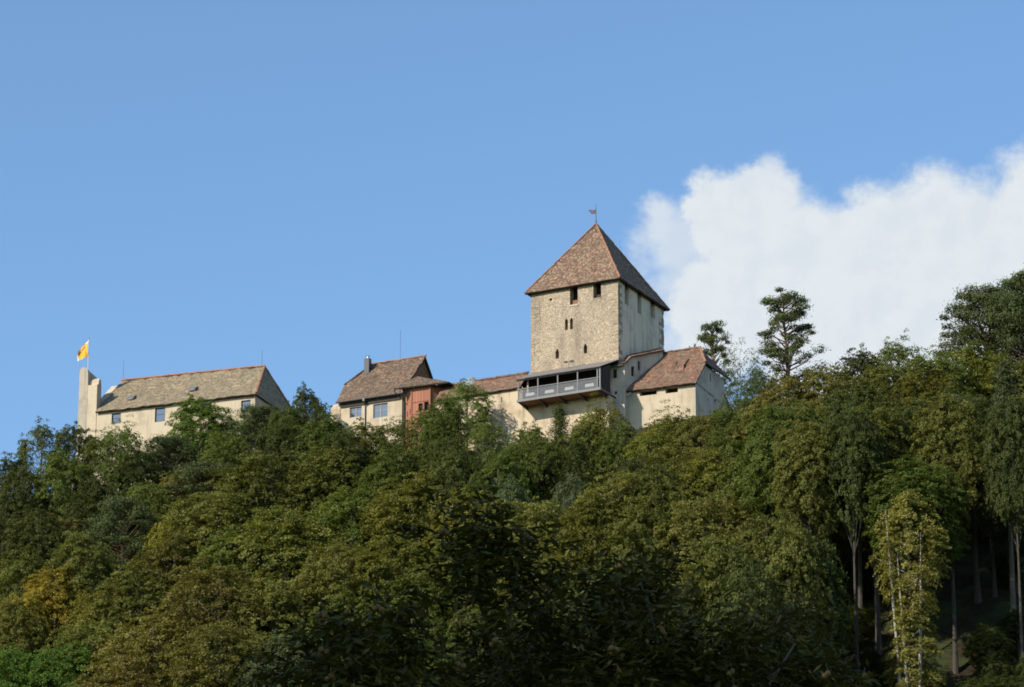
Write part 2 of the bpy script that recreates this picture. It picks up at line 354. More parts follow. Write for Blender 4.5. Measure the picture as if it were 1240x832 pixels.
# ------------------------------------------------------------------ terrain
SX = [-400, 0, 60, 120, 200, 260, 300, 330, 352, 392, 402, 425, 470, 560, 700, 1200, 4000]
SZ = [0, 0, .3, 3, 12, 28, 47, 66, 80, 114, 121, 124, 124, 95, 40, 10, 0]
def terrain(X, Y):
    s = Y + .55*np.clip(X, -34, 22)
    z = np.interp(s, SX, SZ)
    fall = np.clip((-50 - X)/60, 0, 3)
    z = z*np.clip(1 - .13*fall - .10*fall*fall, .15, 1)
    n = 1.1*np.sin(X*.19+Y*.07) + .8*np.sin(X*.11-Y*.23+1.3) + .5*np.sin(X*.43+Y*.31)
    return z + n*np.clip(z/40, 0, 1)*np.where((s > 396) & (s < 440), .25, 1)
def ground_mat():
    m, N = mat('hillside_soil'); oc = N.n('ShaderNodeTexCoord').outputs['Object']
    f = N.noise(oc, .35, 6, .65); g = N.noise(oc, 2.5, 5, .65)
    c = N.ramp(g, [(.3, (.018, .014, .009)), (.55, (.034, .025, .014)), (.75, (.07, .046, .023))])
    c = N.mix(N.ss(f, .45, .6), c, (.035, .046, .016))
    sep = N.n('ShaderNodeSeparateXYZ'); N.l(oc, sep.inputs[0])
    c = N.mix(N.ss(sep.outputs[2], 3, 30), (.055, .085, .02), c)
    finish(N, c, .95, g, .8, .2, .1); return m
xs = np.unique(np.concatenate([np.linspace(-3500, -140, 22), np.linspace(-140, 140, 113), np.linspace(140, 3500, 22)]))
ys = np.unique(np.concatenate([np.linspace(-1500, -20, 8), np.linspace(-20, 250, 50), np.linspace(250, 480, 116), np.linspace(480, 4500, 40)]))
gx, gy = np.meshgrid(xs, ys); gz = terrain(gx, gy)
me = bpy.data.meshes.new('hillside'); nx = len(xs)
me.from_pydata(np.stack([gx.ravel(), gy.ravel(), gz.ravel()], 1).tolist(), [], [(j*nx+i, j*nx+i+1, (j+1)*nx+i+1, (j+1)*nx+i) for j in range(len(ys)-1) for i in range(nx-1)])
me.materials.append(ground_mat()); me.polygons.foreach_set('use_smooth', [True]*len(me.polygons))
g = bpy.data.objects.new('hillside', me); COL.objects.link(g); g['kind'] = 'structure'; g['label'] = 'steep wooded castle hill rising from the valley'

# ------------------------------------------------------------------ castle
def window(par, x0, x1, z0, z1, y=.1, mul=1, fm=None, name='window'):
    """a framed window standing in an opening of a wall that faces -y"""
    fm = fm or M['frame_dark']; f = MB(); t = .09
    f.box(x0, x0+t, y, y+.1, z0, z1, fm); f.box(x1-t, x1, y, y+.1, z0, z1, fm); f.box(x0+t, x1-t, y+.002, y+.098, z0, z0+t, fm); f.box(x0+t, x1-t, y+.002, y+.098, z1-t, z1, fm)
    for k in range(1, mul): xx = x0 + (x1-x0)*k/mul; f.box(xx-.045, xx+.045, y+.004, y+.096, z0+t, z1-t, fm)
    zz = z0 + (z1-z0)*.55; f.box(x0+t, x1-t, y+.03, y+.09, zz-.025, zz+.025, fm)
    o = f.build(name, par); g = MB(); g.box(x0+t*.8, x1-t*.8, y+.055, y+.075, z0+t*.8, z1-t*.8, M['glass']); g.build('pane', o); return o

# --- the keep
def make_tower():
    T = thing('castle_tower', 'tall square rubble stone tower under a steep brown pyramid roof', 'tower', (11.34, 400, 129.17), 27.5)
    w, d, h = 10.45, 11.4, 9.75
    b = MB()
    ops = [(w-5.74, w-4.80, 7.70, h), (w-2.94, w-2.0, 8.02, h), (w-8.2, w-7.92, 8.55, 8.85)]
    for x in (-6.37, -5.76): ops += [(w+x, w+x+.36, 4.95, 6.05), (w+x+.08, w+x+.28, 6.05, 6.22)]
    for x, z in ((-4.14, 1.97), (-7.52, 1.89)): ops += [(w+x, w+x+.42, z, z+.82), (w+x+.09, w+x+.33, z+.82, z+1.05)]
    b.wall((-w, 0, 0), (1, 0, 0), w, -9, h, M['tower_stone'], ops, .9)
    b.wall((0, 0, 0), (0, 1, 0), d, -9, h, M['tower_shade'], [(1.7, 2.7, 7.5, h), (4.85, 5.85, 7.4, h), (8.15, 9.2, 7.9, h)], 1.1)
    b.wall((0, d, 0), (-1, 0, 0), w, -9, h, M['tower_shade']); b.wall((-w, d, 0), (0, -1, 0), d, -9, h, M['tower_stone'])
    b.poly([(-w, 0, h-.02), (0, 0, h-.02), (0, d, h-.02), (-w, d, h-.02)], M['dark'])
    rnd = random.Random(4)
    for cx, cy, sx_, sy_ in ((0, 0, -1, 1), (-w, 0, 1, 1), (0, d, -1, -1)):       # corner stones stand a little proud
        z = -2.0; k = 0
        while z < h-.6:
            hh = rnd.uniform(.32, .6); lx, ly = (rnd.uniform(.75, 1.2), rnd.uniform(.35, .6))[::1 if k % 2 else -1]
            e = rnd.uniform(.015, .045); x0, x1 = sorted((cx - sx_*e, cx + sx_*lx)); y0, y1 = sorted((cy - sy_*e, cy + sy_*ly))
            if rnd.random() < .8: b.box(x0, x1, y0, y1, z, z+hh-.03, M['quoin'])
            z += hh; k += 1
    b.box(-5.78, -4.76, -.06, .3, 7.55, 7.697, M['cream']); b.box(-2.98, -1.96, -.05, .3, 7.9, 8.017, M['quoin'])
    b.build('wall', T)
    p = MB(); p.box(-5.6, -4.9, .35, .5, 7.75, 8.3, M['wood_brown']); p.build('shutter', T)
    p = MB(); p.box(-2.9, -2.3, .4, .5, 8.05, 8.5, M['wood_dark']); p.build('shutter', T)
    r = MB(); o = .52; A, B_, C_, D_ = (-w-o, -o, h-.05), (o, -o, h-.05), (o, d+o, h-.05), (-w-o, d+o, h-.05); X = (-5.35, 5.7, 18.75)
    for q, (e, f_) in enumerate(((A, B_), (B_, C_), (C_, D_), (D_, A))):
        r.slope(e, f_, X, X, M['tile_tower'], 16, 14, .035, .24, seed=q)
    ro = r.build('roof', T)
    h_ = MB()
    for i, q in enumerate((A, B_, C_, D_)): h_.ridge(Vector(q)+Vector((0, 0, .04)), Vector(X)+Vector((0, 0, .04)), r=.10, seed=i)
    h_.build('hip_tile', ro)
    f = MB(); f.tube([(X[0], X[1], 18.5), (X[0], X[1], 19.3), (X[0], X[1], 21.1)], [.16, .05, .025], M['metal'])
    fo = f.build('finial', T)
    v = MB(); z = 20.05
    for p0 in ([(-.95, .42), (-.62, .5), (-.55, .34), (-.1, .38), (-.04, .46), (-.04, -.06), (-.4, -.1), (-.62, .0), (-.7, .16)],):
        b_ = [(X[0]+x, X[1]-.02, z+q) for x, q in p0]; t_ = [(X[0]+x, X[1]+.02, z+q) for x, q in p0]; v.hexa(b_, t_, M['vane'])
    v.build('weather_vane', fo)
make_tower()

# --- the long house at the west end
def make_long_house():
    H = thing('long_house', 'long cream plastered house with mossy tiled hip roof and tall rounded fire gable', 'house', (-28.65, 420, 132.35), 20)
    w = 19.6; ops = [(w-17.63, w-16.5, -1.8, -.57), (w-12.25, w-11.0, -2.13, -.5), (w-6.4, w-5.3, -1.95, -.55), (w-1.68, w-.55, -1.95, -.72)]
    b = MB(); b.wall((-w, 0, 0), (1, 0, 0), w, -16, .05, M['cream'], ops, .3)
    b.wall((0, 0, 0), (0, 1, 0), 12, -16, .05, M['cream']); b.wall((0, 12, 0), (-1, 0, 0), w, -16, .05, M['cream'])
    b.box(-w+2.4, -.2, -.05, -.003, -.30, -.02, M['wood_dark'])
    b.build('wall', H)
    for x0, x1, z0, z1 in ops: window(H, x0-w, x1-w, z0, z1, .12)
    r = MB(); z0 = .02; e = (-19.5, -.42, z0-.25), (.3, -.42, z0-.25); R0, R1 = (-19.5, 6.1, 5.32), (-1.6, 6.1, 5.1)
    r.slope(e[0], e[1], R1, R0, M['tile_moss'], 34, 12, .075, .18, sag=.13, seed=3)
    r.slope((.3, -.42, z0-.25), (.3, 12.6, z0-.25), R1, R1, M['tile_moss'], 16, 12, .04, .18, seed=4)
    r.slope((.3, 12.6, z0-.25), (-19.5, 12.6, z0-.25), R0, R1, M['tile_moss'], 20, 8, .04, .18, seed=5)
    ro = r.build('roof', H)
    t = MB(); t.ridge((-19.5, 6.1, 5.42), (-1.6, 6.1, 5.2), seed=2); t.ridge((.3, -.4, -.12), R1, seed=3); t.ridge((.3, 12.5, -.12), R1, seed=4); t.build('ridge_tile', ro)
    for x, y in ((-16.1, 1.75), (-8.7, 2.3)):
        k = .82; zz = z0-.25 + (y+.42)*k; q = MB()
        q.hexa([(x-.42, y-.35, zz-.25), (x+.42, y-.35, zz-.25), (x+.42, y+.45, zz+.42), (x-.42, y+.45, zz+.42)], [(x-.42, y-.4, zz+.02), (x+.42, y-.4, zz+.02), (x+.42, y+.38, zz+.52), (x-.42, y+.38, zz+.52)], M['steel'])
        so = q.build('skylight', H); q = MB(); q.box(x-.3, x+.3, y-.432, y-.412, zz-.2, zz-.05, M['steel']); q.build('sill_flashing', so)
    g = MB(); prof = [(-.45, -16), (-.45, 2.5), (-.3, 3.05), (.75, 3.55), (1.0, 3.62)]
    # fire gable: a thick wall rising above the roof in rounded steps, seen end on
    x0, x1 = -20.75, -19.55
    pts = [(-.06, -16), (-.06, 3.1), (.3, 3.2), (.38, 3.75), (.6, 4.0), (.85, 3.85), (1.0, 3.4), (1.1, 1.2), (2.5, 1.8), (4.0, 3.05), (6.1, 4.8), (8.2, 3.0), (10.2, 1.4), (12.3, -.3), (12.3, -16)]
    a_ = [(x0, y, z) for y, z in pts]; c_ = [(x1, y, z) for y, z in pts]; g.hexa(a_, c_, M['cream'])
    g.build('fire_gable', H)
    p = MB()                                                                       # the round-topped pier at the outer corner
    pp = [(-21.95, -16), (-21.8, 4.75), (-21.75, 5.05), (-21.6, 5.26), (-21.35, 5.33), (-21.05, 5.22), (-20.8, 4.95), (-20.74, 4.5), (-20.72, 3.4), (-20.72, -16)]
    p.hexa([(x, -.08, z) for x, z in pp], [(x-.1, 2.6, z-.2) for x, z in pp], M['pier']); p.build('corner_pier', H)
    k = MB(); k.bar((-1.95, 6.1, 5.1), (-1.95, 6.1, 7.1), .018, M['metal'], 5); k.build('lightning_rod', H)
    k = MB(); k.bar((-19.3, 6.1, 5.1), (-19.3, 6.1, 7.8), .016, M['metal'], 5); k.build('lightning_rod', H)
    F = thing('flagpole', 'white flagpole with a limp yellow flag on the rounded gable top', 'flagpole', tuple(H.location), 20)
    k = MB(); k.tube([(-21.3, 1.0, 3.4), (-21.3, 1.0, 9.1)], [.06, .04], M['pole']); k.sphere((-21.3, 1, 9.16), .09, M['bright']); k.build('pole', F)
    fl = MB(); n_, m_ = 16, 16
    def fp(a, c):
        x = -1.32*a - .06*math.sin(5*c); z = -2.05*c*(1-.42*a) - 1.25*a + .12*math.sin(3*a); y = .16*math.sin(a*9 + c*2.5)*a**.5 + .12*math.sin(a*4 - 3*c)
        return Vector((-21.36 + x, 1.0 + y, 8.9 + z))
    for i in range(n_):
        for j in range(m_):
            a, c = (i+.5)/n_, (j+.5)/m_; mm = M['yellow']
            for ca, cc, q in ((.33, .30, M['redcloth']), (.45, .38, M['blue']), (.78, .30, M['blue']), (.9, .42, M['redcloth'])):
                if abs(a-ca) < .09 and abs(c-cc) < .08: mm = q
            if a > .95 or (c < .05 and a < .3): mm = M['white']
            fl.poly([fp(i/n_, j/m_), fp(i/n_, (j+1)/m_), fp((i+1)/n_, (j+1)/m_), fp((i+1)/n_, j/m_)], mm)
    fl.build('flag', F, True)
make_long_house()

# --- the house with the red bay
def make_house():
    H = thing('castle_house', 'brown tiled house with half hipped roof, black flue and red boarded bay', 'house', (-12.02, 412, 129.77), 26)
    w = 8.0; ops = [(w-3.57, w-1.76, -2.35, -.75), (w-6.5, w-5.0, -1.9, -.73)]
    b = MB(); b.wall((-w, 0, 0), (1, 0, 0), w, -16, .3, M['cream'], ops, .35); b.wall((0, 0, 0), (0, 1, 0), 10, -16, .3, M['cream']); b.wall((-w, 10, 0), (0, -1, 0), 10, -16, .2, M['cream'])
    b.poly([(-w, 10, .2), (-w, 0, .2), (-w, 2.25, 2.6), (-w, 7.75, 2.6)], M['cream'])
    b.poly([(-.0, 0, .2), (-.0, 10, .2), (-.0, 5, 5.55)], M['wood_brown'])
    b.box(-w+.4, -.2, -.12, -.003, -.62, -.2, M['wood_dark'])
    b.tube([(-8.2, .75, -16), (-8.2, .75, -.7), (-8.15, .8, -.25)], [1.0, 1.0, .9], M['castle_plaster'], 14)
    b.build('wall', H)
    window(H, -3.57, -1.76, -2.35, -.75, .12, 2, M['frame']); window(H, -6.5, -5.0, -1.9, -.73, .12, 2, M['frame'])
    r = MB(); hl, hz = -8.4, 2.79
    r.slope((-8.0, -.4, 0), (.25, -.4, 0), (.25, 2.2, hz), (hl, 2.2, hz), M['tile_brown'], 16, 6, .07, .16, seed=6)
    r.slope((hl, 2.2, hz), (.25, 2.2, hz), (.25, 5, 5.75), (-6.3, 5, 5.75), M['tile_brown'], 16, 6, .07, .16, seed=7)
    r.slope((hl, 7.8, hz), (hl, 2.2, hz), (-6.3, 5, 5.75), (-6.3, 5, 5.75), M['tile_brown'], 10, 6, .03, .16, seed=8)
    r.slope((.25, 10.4, 0), (-8.0, 10.4, 0), (-6.3, 5, 5.75), (.25, 5, 5.75), M['tile_brown'], 10, 6, .03, .16, seed=9)
    ro = r.build('roof', H)
    t = MB(); t.ridge((-6.3, 5, 5.8), (.3, 5, 5.8), M['tile_brown'] if False else M['ridge'], .1, 2); t.ridge((hl, 2.2, hz+.05), (-6.3, 5, 5.8), M['tile_brown'], .1, 3); t.build('ridge_tile', ro)
    c = MB(); c.box(-6.72, -6.1, 3.6, 4.2, 3.6, 6.05, M['metal']); co = c.build('chimney', H)
    c = MB(); c.tube([(-6.41, 3.9, 6.05), (-6.41, 3.9, 6.3), (-6.41, 3.9, 6.34)], [.18, .18, .26], M['bright'], 10); c.build('flue_cap', co)
    k = MB(); k.bar((-2.9, 5, 5.6), (-2.9, 5, 9.2), .018, M['metal'], 5); k.build('antenna', H)
    k = MB(); k.bar((-8.0, -.46, -.06), (.4, -.46, -.06), .085, M['metal'], 8); k.build('gutter', H)
    k = MB(); k.tube([(-4.5, -.46, -.1), (-4.5, -.4, -.45), (-4.5, -.1, -.8), (-4.5, -.1, -10)], [.09, .08, .06, .06], M['metal']); k.box(-4.62, -4.38, -.58, -.34, -.35, -.02, M['steel']); k.build('downpipe', H)
    bay = MB(); L = [(.5, -.1), (2.0, -1.6), (4.25, -1.6), (6.0, .5)]
    bo = [[(.55, .85, -3.0, -2.3), (1.5, 1.8, -3.0, -2.3)], [(.85, 1.35, -2.8, -1.95), (1.55, 2.1, -2.85, -1.85)], []]
    for (p, q), o in zip(zip(L, L[1:]), bo):
        dv = Vector((q[0]-p[0], q[1]-p[1], 0)); bay.wall((p[0], p[1], 0), dv, dv.length, -14, .1, M['red_boards'], o, .3)
    for x, y in L[1:3]: bay.box(x-.07, x+.07, y-.07, y+.07, -14, .05, M['red_boards'])
    bay.box(2.1, 4.15, -1.66, -1.604, -1.75, -1.62, M['red_boards']); bay.box(2.1, 4.15, -1.66, -1.604, -3.1, -2.95, M['red_boards'])
    ba = bay.build('bay', H)
    r = MB(); eL, eR, ap, eB = (.1, -2.2, .0), (6.75, -2.05, -.1), (.55, 2.3, 2.6), (6.6, 3.2, 0)
    r.slope(eL, eR, ap, ap, M['tile_brown'], 12, 7, .03, .15, seed=11); r.slope(eR, eB, ap, ap, M['tile_brown'], 10, 6, .03, .15, seed=12); r.slope((.0, 1.5, .8), eL, ap, ap, M['tile_brown'], 6, 5, .02, .12, seed=13)
    r.build('bay_roof', H)
    k = MB(); k.tube([(.2, -2.25, -.08), (.25, -2.1, -.5), (.42, -.4, -1.0), (.42, -.2, -6)], [.07, .06, .06, .06], M['metal']); k.build('downpipe', H)
make_house()

# --- curtain wall with tiled wall walk, under and beside the terrace
BO = (9.39, 396.0, 125.43)
def make_curtain():
    H = thing('curtain_wall', 'weathered cream curtain wall with a low tiled wall walk roof beside the terrace', 'wall', BO, 27.5)
    b = MB(); b.wall((-21, 2.1, 0), (1, 0, 0), 10.6, -16, 2.25, M['castle_plaster'], [(8.0, 8.12, .9, 1.45)], .3); b.wall((-10.4, 2.1, 0), (1, 0, 0), 10.25, -16, -.12, M['castle_plaster'])
    b.wall((-.15, 2.1, 0), (0, 1, 0), 2.4, -16, -.12, M['castle_plaster']); b.wall((-10.4, 2.1, 0), (0, 1, 0), 2.4, -.12, 2.25, M['castle_plaster'])
    b.poly([(-10.4, 2.1, -.12), (-.15, 2.1, -.12), (-.15, 4.5, -.12), (-10.4, 4.5, -.12)], M['castle_plaster'])
    b.build('wall', H)
    r = MB(); r.slope((-21, 1.75, 2.12), (-10.55, 1.75, 2.12), (-10.75, 4.0, 4.35), (-21, 4.0, 4.35), M['tile_red'], 18, 6, .05, .16, seed=14)
    r.slope((-10.75, 6.3, 2.1), (-21, 6.3, 2.1), (-21, 4.0, 4.35), (-10.75, 4.0, 4.35), M['tile_red'], 8, 4, .04, .16, seed=15)
    ro = r.build('roof', H); t = MB(); t.ridge((-21, 4, 4.42), (-10.7, 4, 4.42), M['tile_red'], .13, 5); t.build('ridge_tile', ro)
make_curtain()

def make_turret():
    c = P(571, 474, 409); H = thing('wall_turret', 'small grey capped turret behind the bushy tree by the wall walk', 'turret', (c[0], 408, c[2]))
    b = MB(); b.tube([(0, 0, -14), (0, 0, 0)], [.85, .8], M['castle_plaster'], 14); b.build('wall', H)
    r = MB(); r.tube([(0, 0, -.05), (0, 0, .35), (0, 0, 1.2), (0, 0, 1.35)], [1.15, 1.0, .35, .03], M['slate'], 14); r.build('roof', H)
make_turret()

# --- the restaurant terrace hung on the wall
def make_terrace():
    H = thing('covered_terrace', 'covered grey steel terrace with panelled railing jutting from the castle wall', 'terrace', BO, 27.5)
    st = M['steel']
    f = MB(); f.box(-9.9, -.1, 0, 2.095, -.12, .06, M['wood_brown']); f.box(-9.9, -.1, 2.095, 4.35, .0, .06, M['wood_brown']); f.build('floor', H)
    f = MB(); f.box(-9.98, -.02, -.09, -.003, -.16, .12, st); f.box(-9.985, -9.903, 0, 2.09, -.16, .12, st); f.box(-.097, -.015, 0, 2.09, -.16, .12, st); f.build('floor_edge', H)
    posts = (-9.8, -7.45, -5.1, -2.75, -.42)
    for x in posts:
        f = MB(); f.box(x-.06, x+.06, -.085, .03, .12, 2.2, st); f.build('post', H)
        f = MB(); f.hexa([(x-.07, .02, -.2), (x+.07, .02, -.2), (x+.07, 2.09, -.5), (x-.07, 2.09, -.5)], [(x-.07, .02, -.125), (x+.07, .02, -.125), (x+.07, 2.09, -.125), (x-.07, 2.09, -.125)], M['metal']); f.build('bracket', H)
    f = MB(); f.box(-.2, -.04, -.1, .06, -.05, 2.3, st); f.build('corner_post', H)
    f = MB(); f.box(-9.95, -.2, -.12, -.06, 1.18, 1.27, st); f.box(-9.95, -9.88, -.06, 2.0, 1.18, 1.27, st); f.build('handrail', H)
    for a, b_ in zip(posts, posts[1:]):
        f = MB(); f.box(a+.07, b_-.07, -.06, -.04, .16, 1.17, M['rail_mesh']); f.build('railing_panel', H)
    f = MB(); f.box(-9.93, -9.91, .1, 2.0, .16, 1.17, M['rail_mesh']); f.build('railing_panel', H)
    f = MB(); f.box(-.09, -.07, .1, 2.0, .16, 2.2, M['frame_dark']); f.build('end_shade_sheet', H)  # dark sheet standing for the shade inside the open terrace end
    r = MB(); r.slope((-10.05, -.32, 2.36), (.05, -.32, 2.36), (.05, 4.38, 4.45), (-10.05, 4.38, 4.45), M['terrace_roof'], 14, 5, .01, .07, st); 
    r.build('roof', H)
    r = MB(); r.box(-10.0, 0, -.12, .06, 2.18, 2.31, st); r.build('roof_beam', H)
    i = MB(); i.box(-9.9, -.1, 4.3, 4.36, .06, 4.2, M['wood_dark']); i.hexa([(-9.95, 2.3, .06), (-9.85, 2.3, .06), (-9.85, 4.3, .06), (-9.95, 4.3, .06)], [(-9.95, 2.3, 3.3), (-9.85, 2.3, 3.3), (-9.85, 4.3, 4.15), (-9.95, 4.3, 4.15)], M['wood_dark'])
    i.hexa([(-.1, .4, .06), (0, .4, .06), (0, 2.2, .06), (-.1, 2.2, .06)], [(-.1, .4, 2.4), (0, .4, 2.4), (0, 2.2, 3.2), (-.1, 2.2, 3.2)], M['wood_dark']); i.build('inner_wall_and_shade', H)  # this east piece is a dark sheet for shade; the end is open
    i = MB(); i.box(-9.05, -8.9, .5, .65, .06, 2.55, M['cream']); i.build('timber_post', H)
    lab = ['white clothed table at the open west end of the terrace', 'white clothed table behind the second railing panel from the west', 'white clothed table behind the third railing panel from the west', 'white clothed table beside the east corner post of the terrace']
    for q, x in enumerate((-8.6, -6.3, -3.95, -1.55)):
        t = thing('terrace_table', lab[q], 'table', tuple(np.array(BO) + np.array([x*math.cos(rad(27.5)) + .75*math.sin(rad(27.5)), -x*math.sin(rad(27.5)) + .75*math.cos(rad(27.5)), .06])), 27.5, 'tables on the terrace')
        k = MB(); k.box(-.5, .5, -.4, .4, .72, .76, M['white'])
        for a, c in ((1, 1), (1, -1), (-1, 1), (-1, -1)): pass
        k.hexa([(-.53, -.43, .42), (.53, -.43, .42), (.53, .43, .42), (-.53, .43, .42)], [(-.505, -.405, .719), (.505, -.405, .719), (.505, .405, .719), (-.505, .405, .719)], M['white']); k.build('tablecloth', t)
        for a, c in ((1, 1), (1, -1), (-1, 1), (-1, -1)): k = MB(); k.bar((a*.4, c*.3, 0), (a*.4, c*.3, .43), .03, M['metal']); k.build('leg', t)
    c = np.array(BO) + np.array([-5.3*math.cos(rad(27.5)) + 3*math.sin(rad(27.5)), 5.3*math.sin(rad(27.5)) + 3*math.cos(rad(27.5)), 3.78])
    F = thing('floodlight', 'twin floodlight on a short post above the terrace roof', 'floodlight', tuple(c), 27.5)
    k = MB(); k.bar((0, 0, 0), (0, 0, .75), .03, M['metal']); k.bar((-.35, 0, .75), (.35, 0, .75), .025, M['metal']); k.build('post', F)
    for x in (-.36, .36): k = MB(); k.hexa([(x-.17, -.12, .62), (x+.17, -.12, .62), (x+.17, .14, .7), (x-.17, .14, .7)], [(x-.17, -.16, .84), (x+.17, -.16, .84), (x+.13, .14, .9), (x-.13, .14, .9)], M['metal']); k.build('lamp_head', F)
make_terrace()

# --- grey link between terrace and annex
def make_link():
    O = P(756.5, 460, 399.2)
    H = thing('link_house', 'narrow grey shaded link house between the terrace and the annex', 'house', tuple(O), 20)
    ca, sa = math.cos(rad(20)), math.sin(rad(20))
    loc = lambda X, Y: Vector(((X-O[0])*ca - (Y-O[1])*sa, (X-O[0])*sa + (Y-O[1])*ca, 0))
    A, B_ = loc(12.5, 400.0), loc(16.2, 402.9)
    b = MB(); b.wall((-1.85, 0, 0), (1, 0, 0), 1.85, -.45, 1.62, M['grey_plaster'], [(.55, .98, .3, 1.3)], .25, z1b=1.85)
    b.wall((-1.85, -.06, 0), (1, 0, 0), 1.92, -16, -.45, M['grey_plaster'], [(.72, 1.0, -1.5, -1.18)], .3); b.poly([(-1.85, -.06, -.45), (.07, -.06, -.45), (.07, 0, -.45), (-1.85, 0, -.45)], M['grey_plaster'])
    b.wall((0, 0, 0), A, A.length, -16, 1.85, M['grey_plaster'], (), z1b=2.75); d = B_-A
    b.wall(A, d, d.length, -3, 2.75, M['grey_plaster'], [(.25, .72, .75, 1.85), (1.2, 1.55, 1.55, 2.6)], .25, z1b=4.45); b.wall((-1.85, 4, 0), (0, -1, 0), 4, -16, 1.7, M['grey_plaster'])
    b.build('wall', H)
    r = MB(); n = Vector((d.y, -d.x, 0)).normalized()*.3; bk = Vector((-1.2, 2.4, 1.1))
    r.slope(Vector((.15, -.1, 1.9)), A + n + Vector((0, 0, 2.8)), A + bk + Vector((0, 0, 2.8)), Vector((-.6, 2.0, 2.9)), M['tile_red'], 5, 3, .02, .12, seed=23)
    r.slope(A + n + Vector((0, 0, 2.8)), B_ + n + Vector((0, 0, 4.5)), B_ + bk + Vector((0, 0, 4.5)), A + bk + Vector((0, 0, 2.8)), M['tile_red'], 10, 4, .03, .13, seed=21)
    r.slope((-2.0, -.3, 1.62), (.15, -.3, 1.88), (.15, 1.3, 2.55), (-2.0, 1.3, 2.3), M['tile_red'], 5, 3, .02, .12, seed=22); r.build('roof', H)
    r = MB(); r.hexa([(-1.45, -.55, 1.42), (-.02, -.55, 1.5), (-.02, -.003, 1.6), (-1.45, -.003, 1.5)], [(-1.45, -.55, 1.47), (-.02, -.55, 1.55), (-.02, -.003, 1.68), (-1.45, -.003, 1.58)], M['steel']); r.build('canopy', H)
    window(H, -1.3, -.87, .3, 1.3, .1)
make_link()

# --- the annex at the east end
def make_annex():
    H = thing('castle_annex', 'cream walled annex with red brown half hipped roof below the tower', 'house', tuple(P(842, 465, 396.9)), 22)
    w = 7.9; ops = [(w-6.26, w-4.34, -.62, .0), (w-3.35, w-1.96, -.66, .0)]
    b = MB(); b.wall((-w, 0, 0), (1, 0, 0), w, -16, .15, M['cream'], ops, .8)
    b.wall((0, 0, 0), (0, 1, 0), 10.4, -16, .1, M['grey_plaster'], [(6.0, 6.55, -.35, .35), (4.0, 4.3, -.75, -.4)], .35)
    b.wall((0, .0, .1), (0, 1, 0), 10.4, 0, .6, M['grey_plaster'])
    b.poly([(-.0, .55, .7), (-.0, 9.9, .7), (-.0, 9.4, 3.2), (-.0, 2.6, 3.0)], M['grey_plaster'])
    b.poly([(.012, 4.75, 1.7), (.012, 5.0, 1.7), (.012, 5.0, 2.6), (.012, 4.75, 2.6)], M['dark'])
    b.wall((0, 10.4, 0), (-1, 0, 0), w, -16, .15, M['cream']); b.build('wall', H)
    r = MB(); hz = 3.07
    r.slope((-8.3, -.45, 0), (.18, -.45, 0), (.35, 2.5, hz), (-7.6, 2.5, hz), M['tile_red'], 20, 7, .06, .15, sag=.05, seed=16)
    r.slope((-7.6, 2.5, hz), (.35, 2.5, hz), (-1.1, 4.9, 5.65), (-6.9, 4.9, 5.45), M['tile_red'], 20, 6, .06, .15, sag=.05, seed=17)
    r.slope((.35, 2.5, hz), (.6, 10.4, 3.35), (-1.1, 4.9, 5.65), (-1.1, 4.9, 5.65), M['tile_red'], 12, 7, .04, .15, seed=18)
    r.slope((.5, 11.2, 0), (-8.3, 11.2, 0), (-6.9, 4.9, 5.45), (-1.1, 4.9, 5.65), M['tile_red'], 10, 5, .03, .15, seed=19)
    ro = r.build('roof', H); t = MB(); t.ridge((.35, 2.45, hz+.05), (-1.1, 4.9, 5.72), seed=7); t.ridge((-1.1, 4.9, 5.72), (-6.9, 4.9, 5.52), M['tile_red'], .1, 8); t.build('ridge_tile', ro)
    d = MB(); d.hexa([(-2.9, 1.7, 2.2), (-1.9, 1.7, 2.2), (-1.9, 3.4, 4.0), (-2.9, 3.4, 4.0)], [(-2.85, 1.95, 2.95), (-1.95, 1.95, 2.95), (-1.85, 3.3, 4.05), (-2.95, 3.3, 4.05)], M['tile_red']); do = d.build('dormer', H)
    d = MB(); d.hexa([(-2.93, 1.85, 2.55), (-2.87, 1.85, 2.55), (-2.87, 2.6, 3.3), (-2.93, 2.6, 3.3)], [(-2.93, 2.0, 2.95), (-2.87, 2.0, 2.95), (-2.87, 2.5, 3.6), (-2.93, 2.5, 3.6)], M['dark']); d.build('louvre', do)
    k = MB(); k.hexa([(-7.65, -.6, -.62), (-7.55, -.6, -.62), (-7.1, -.4, -.3), (-7.2, -.4, -.3)], [(-7.65, -.6, -.5), (-7.55, -.6, -.5), (-7.1, -.4, -.18), (-7.2, -.4, -.18)], M['cream']); k.bar((-7.7, -.12, -.4), (-7.7, -.12, -8), .06, M['cream']); k.build('downpipe', H)
make_annex()

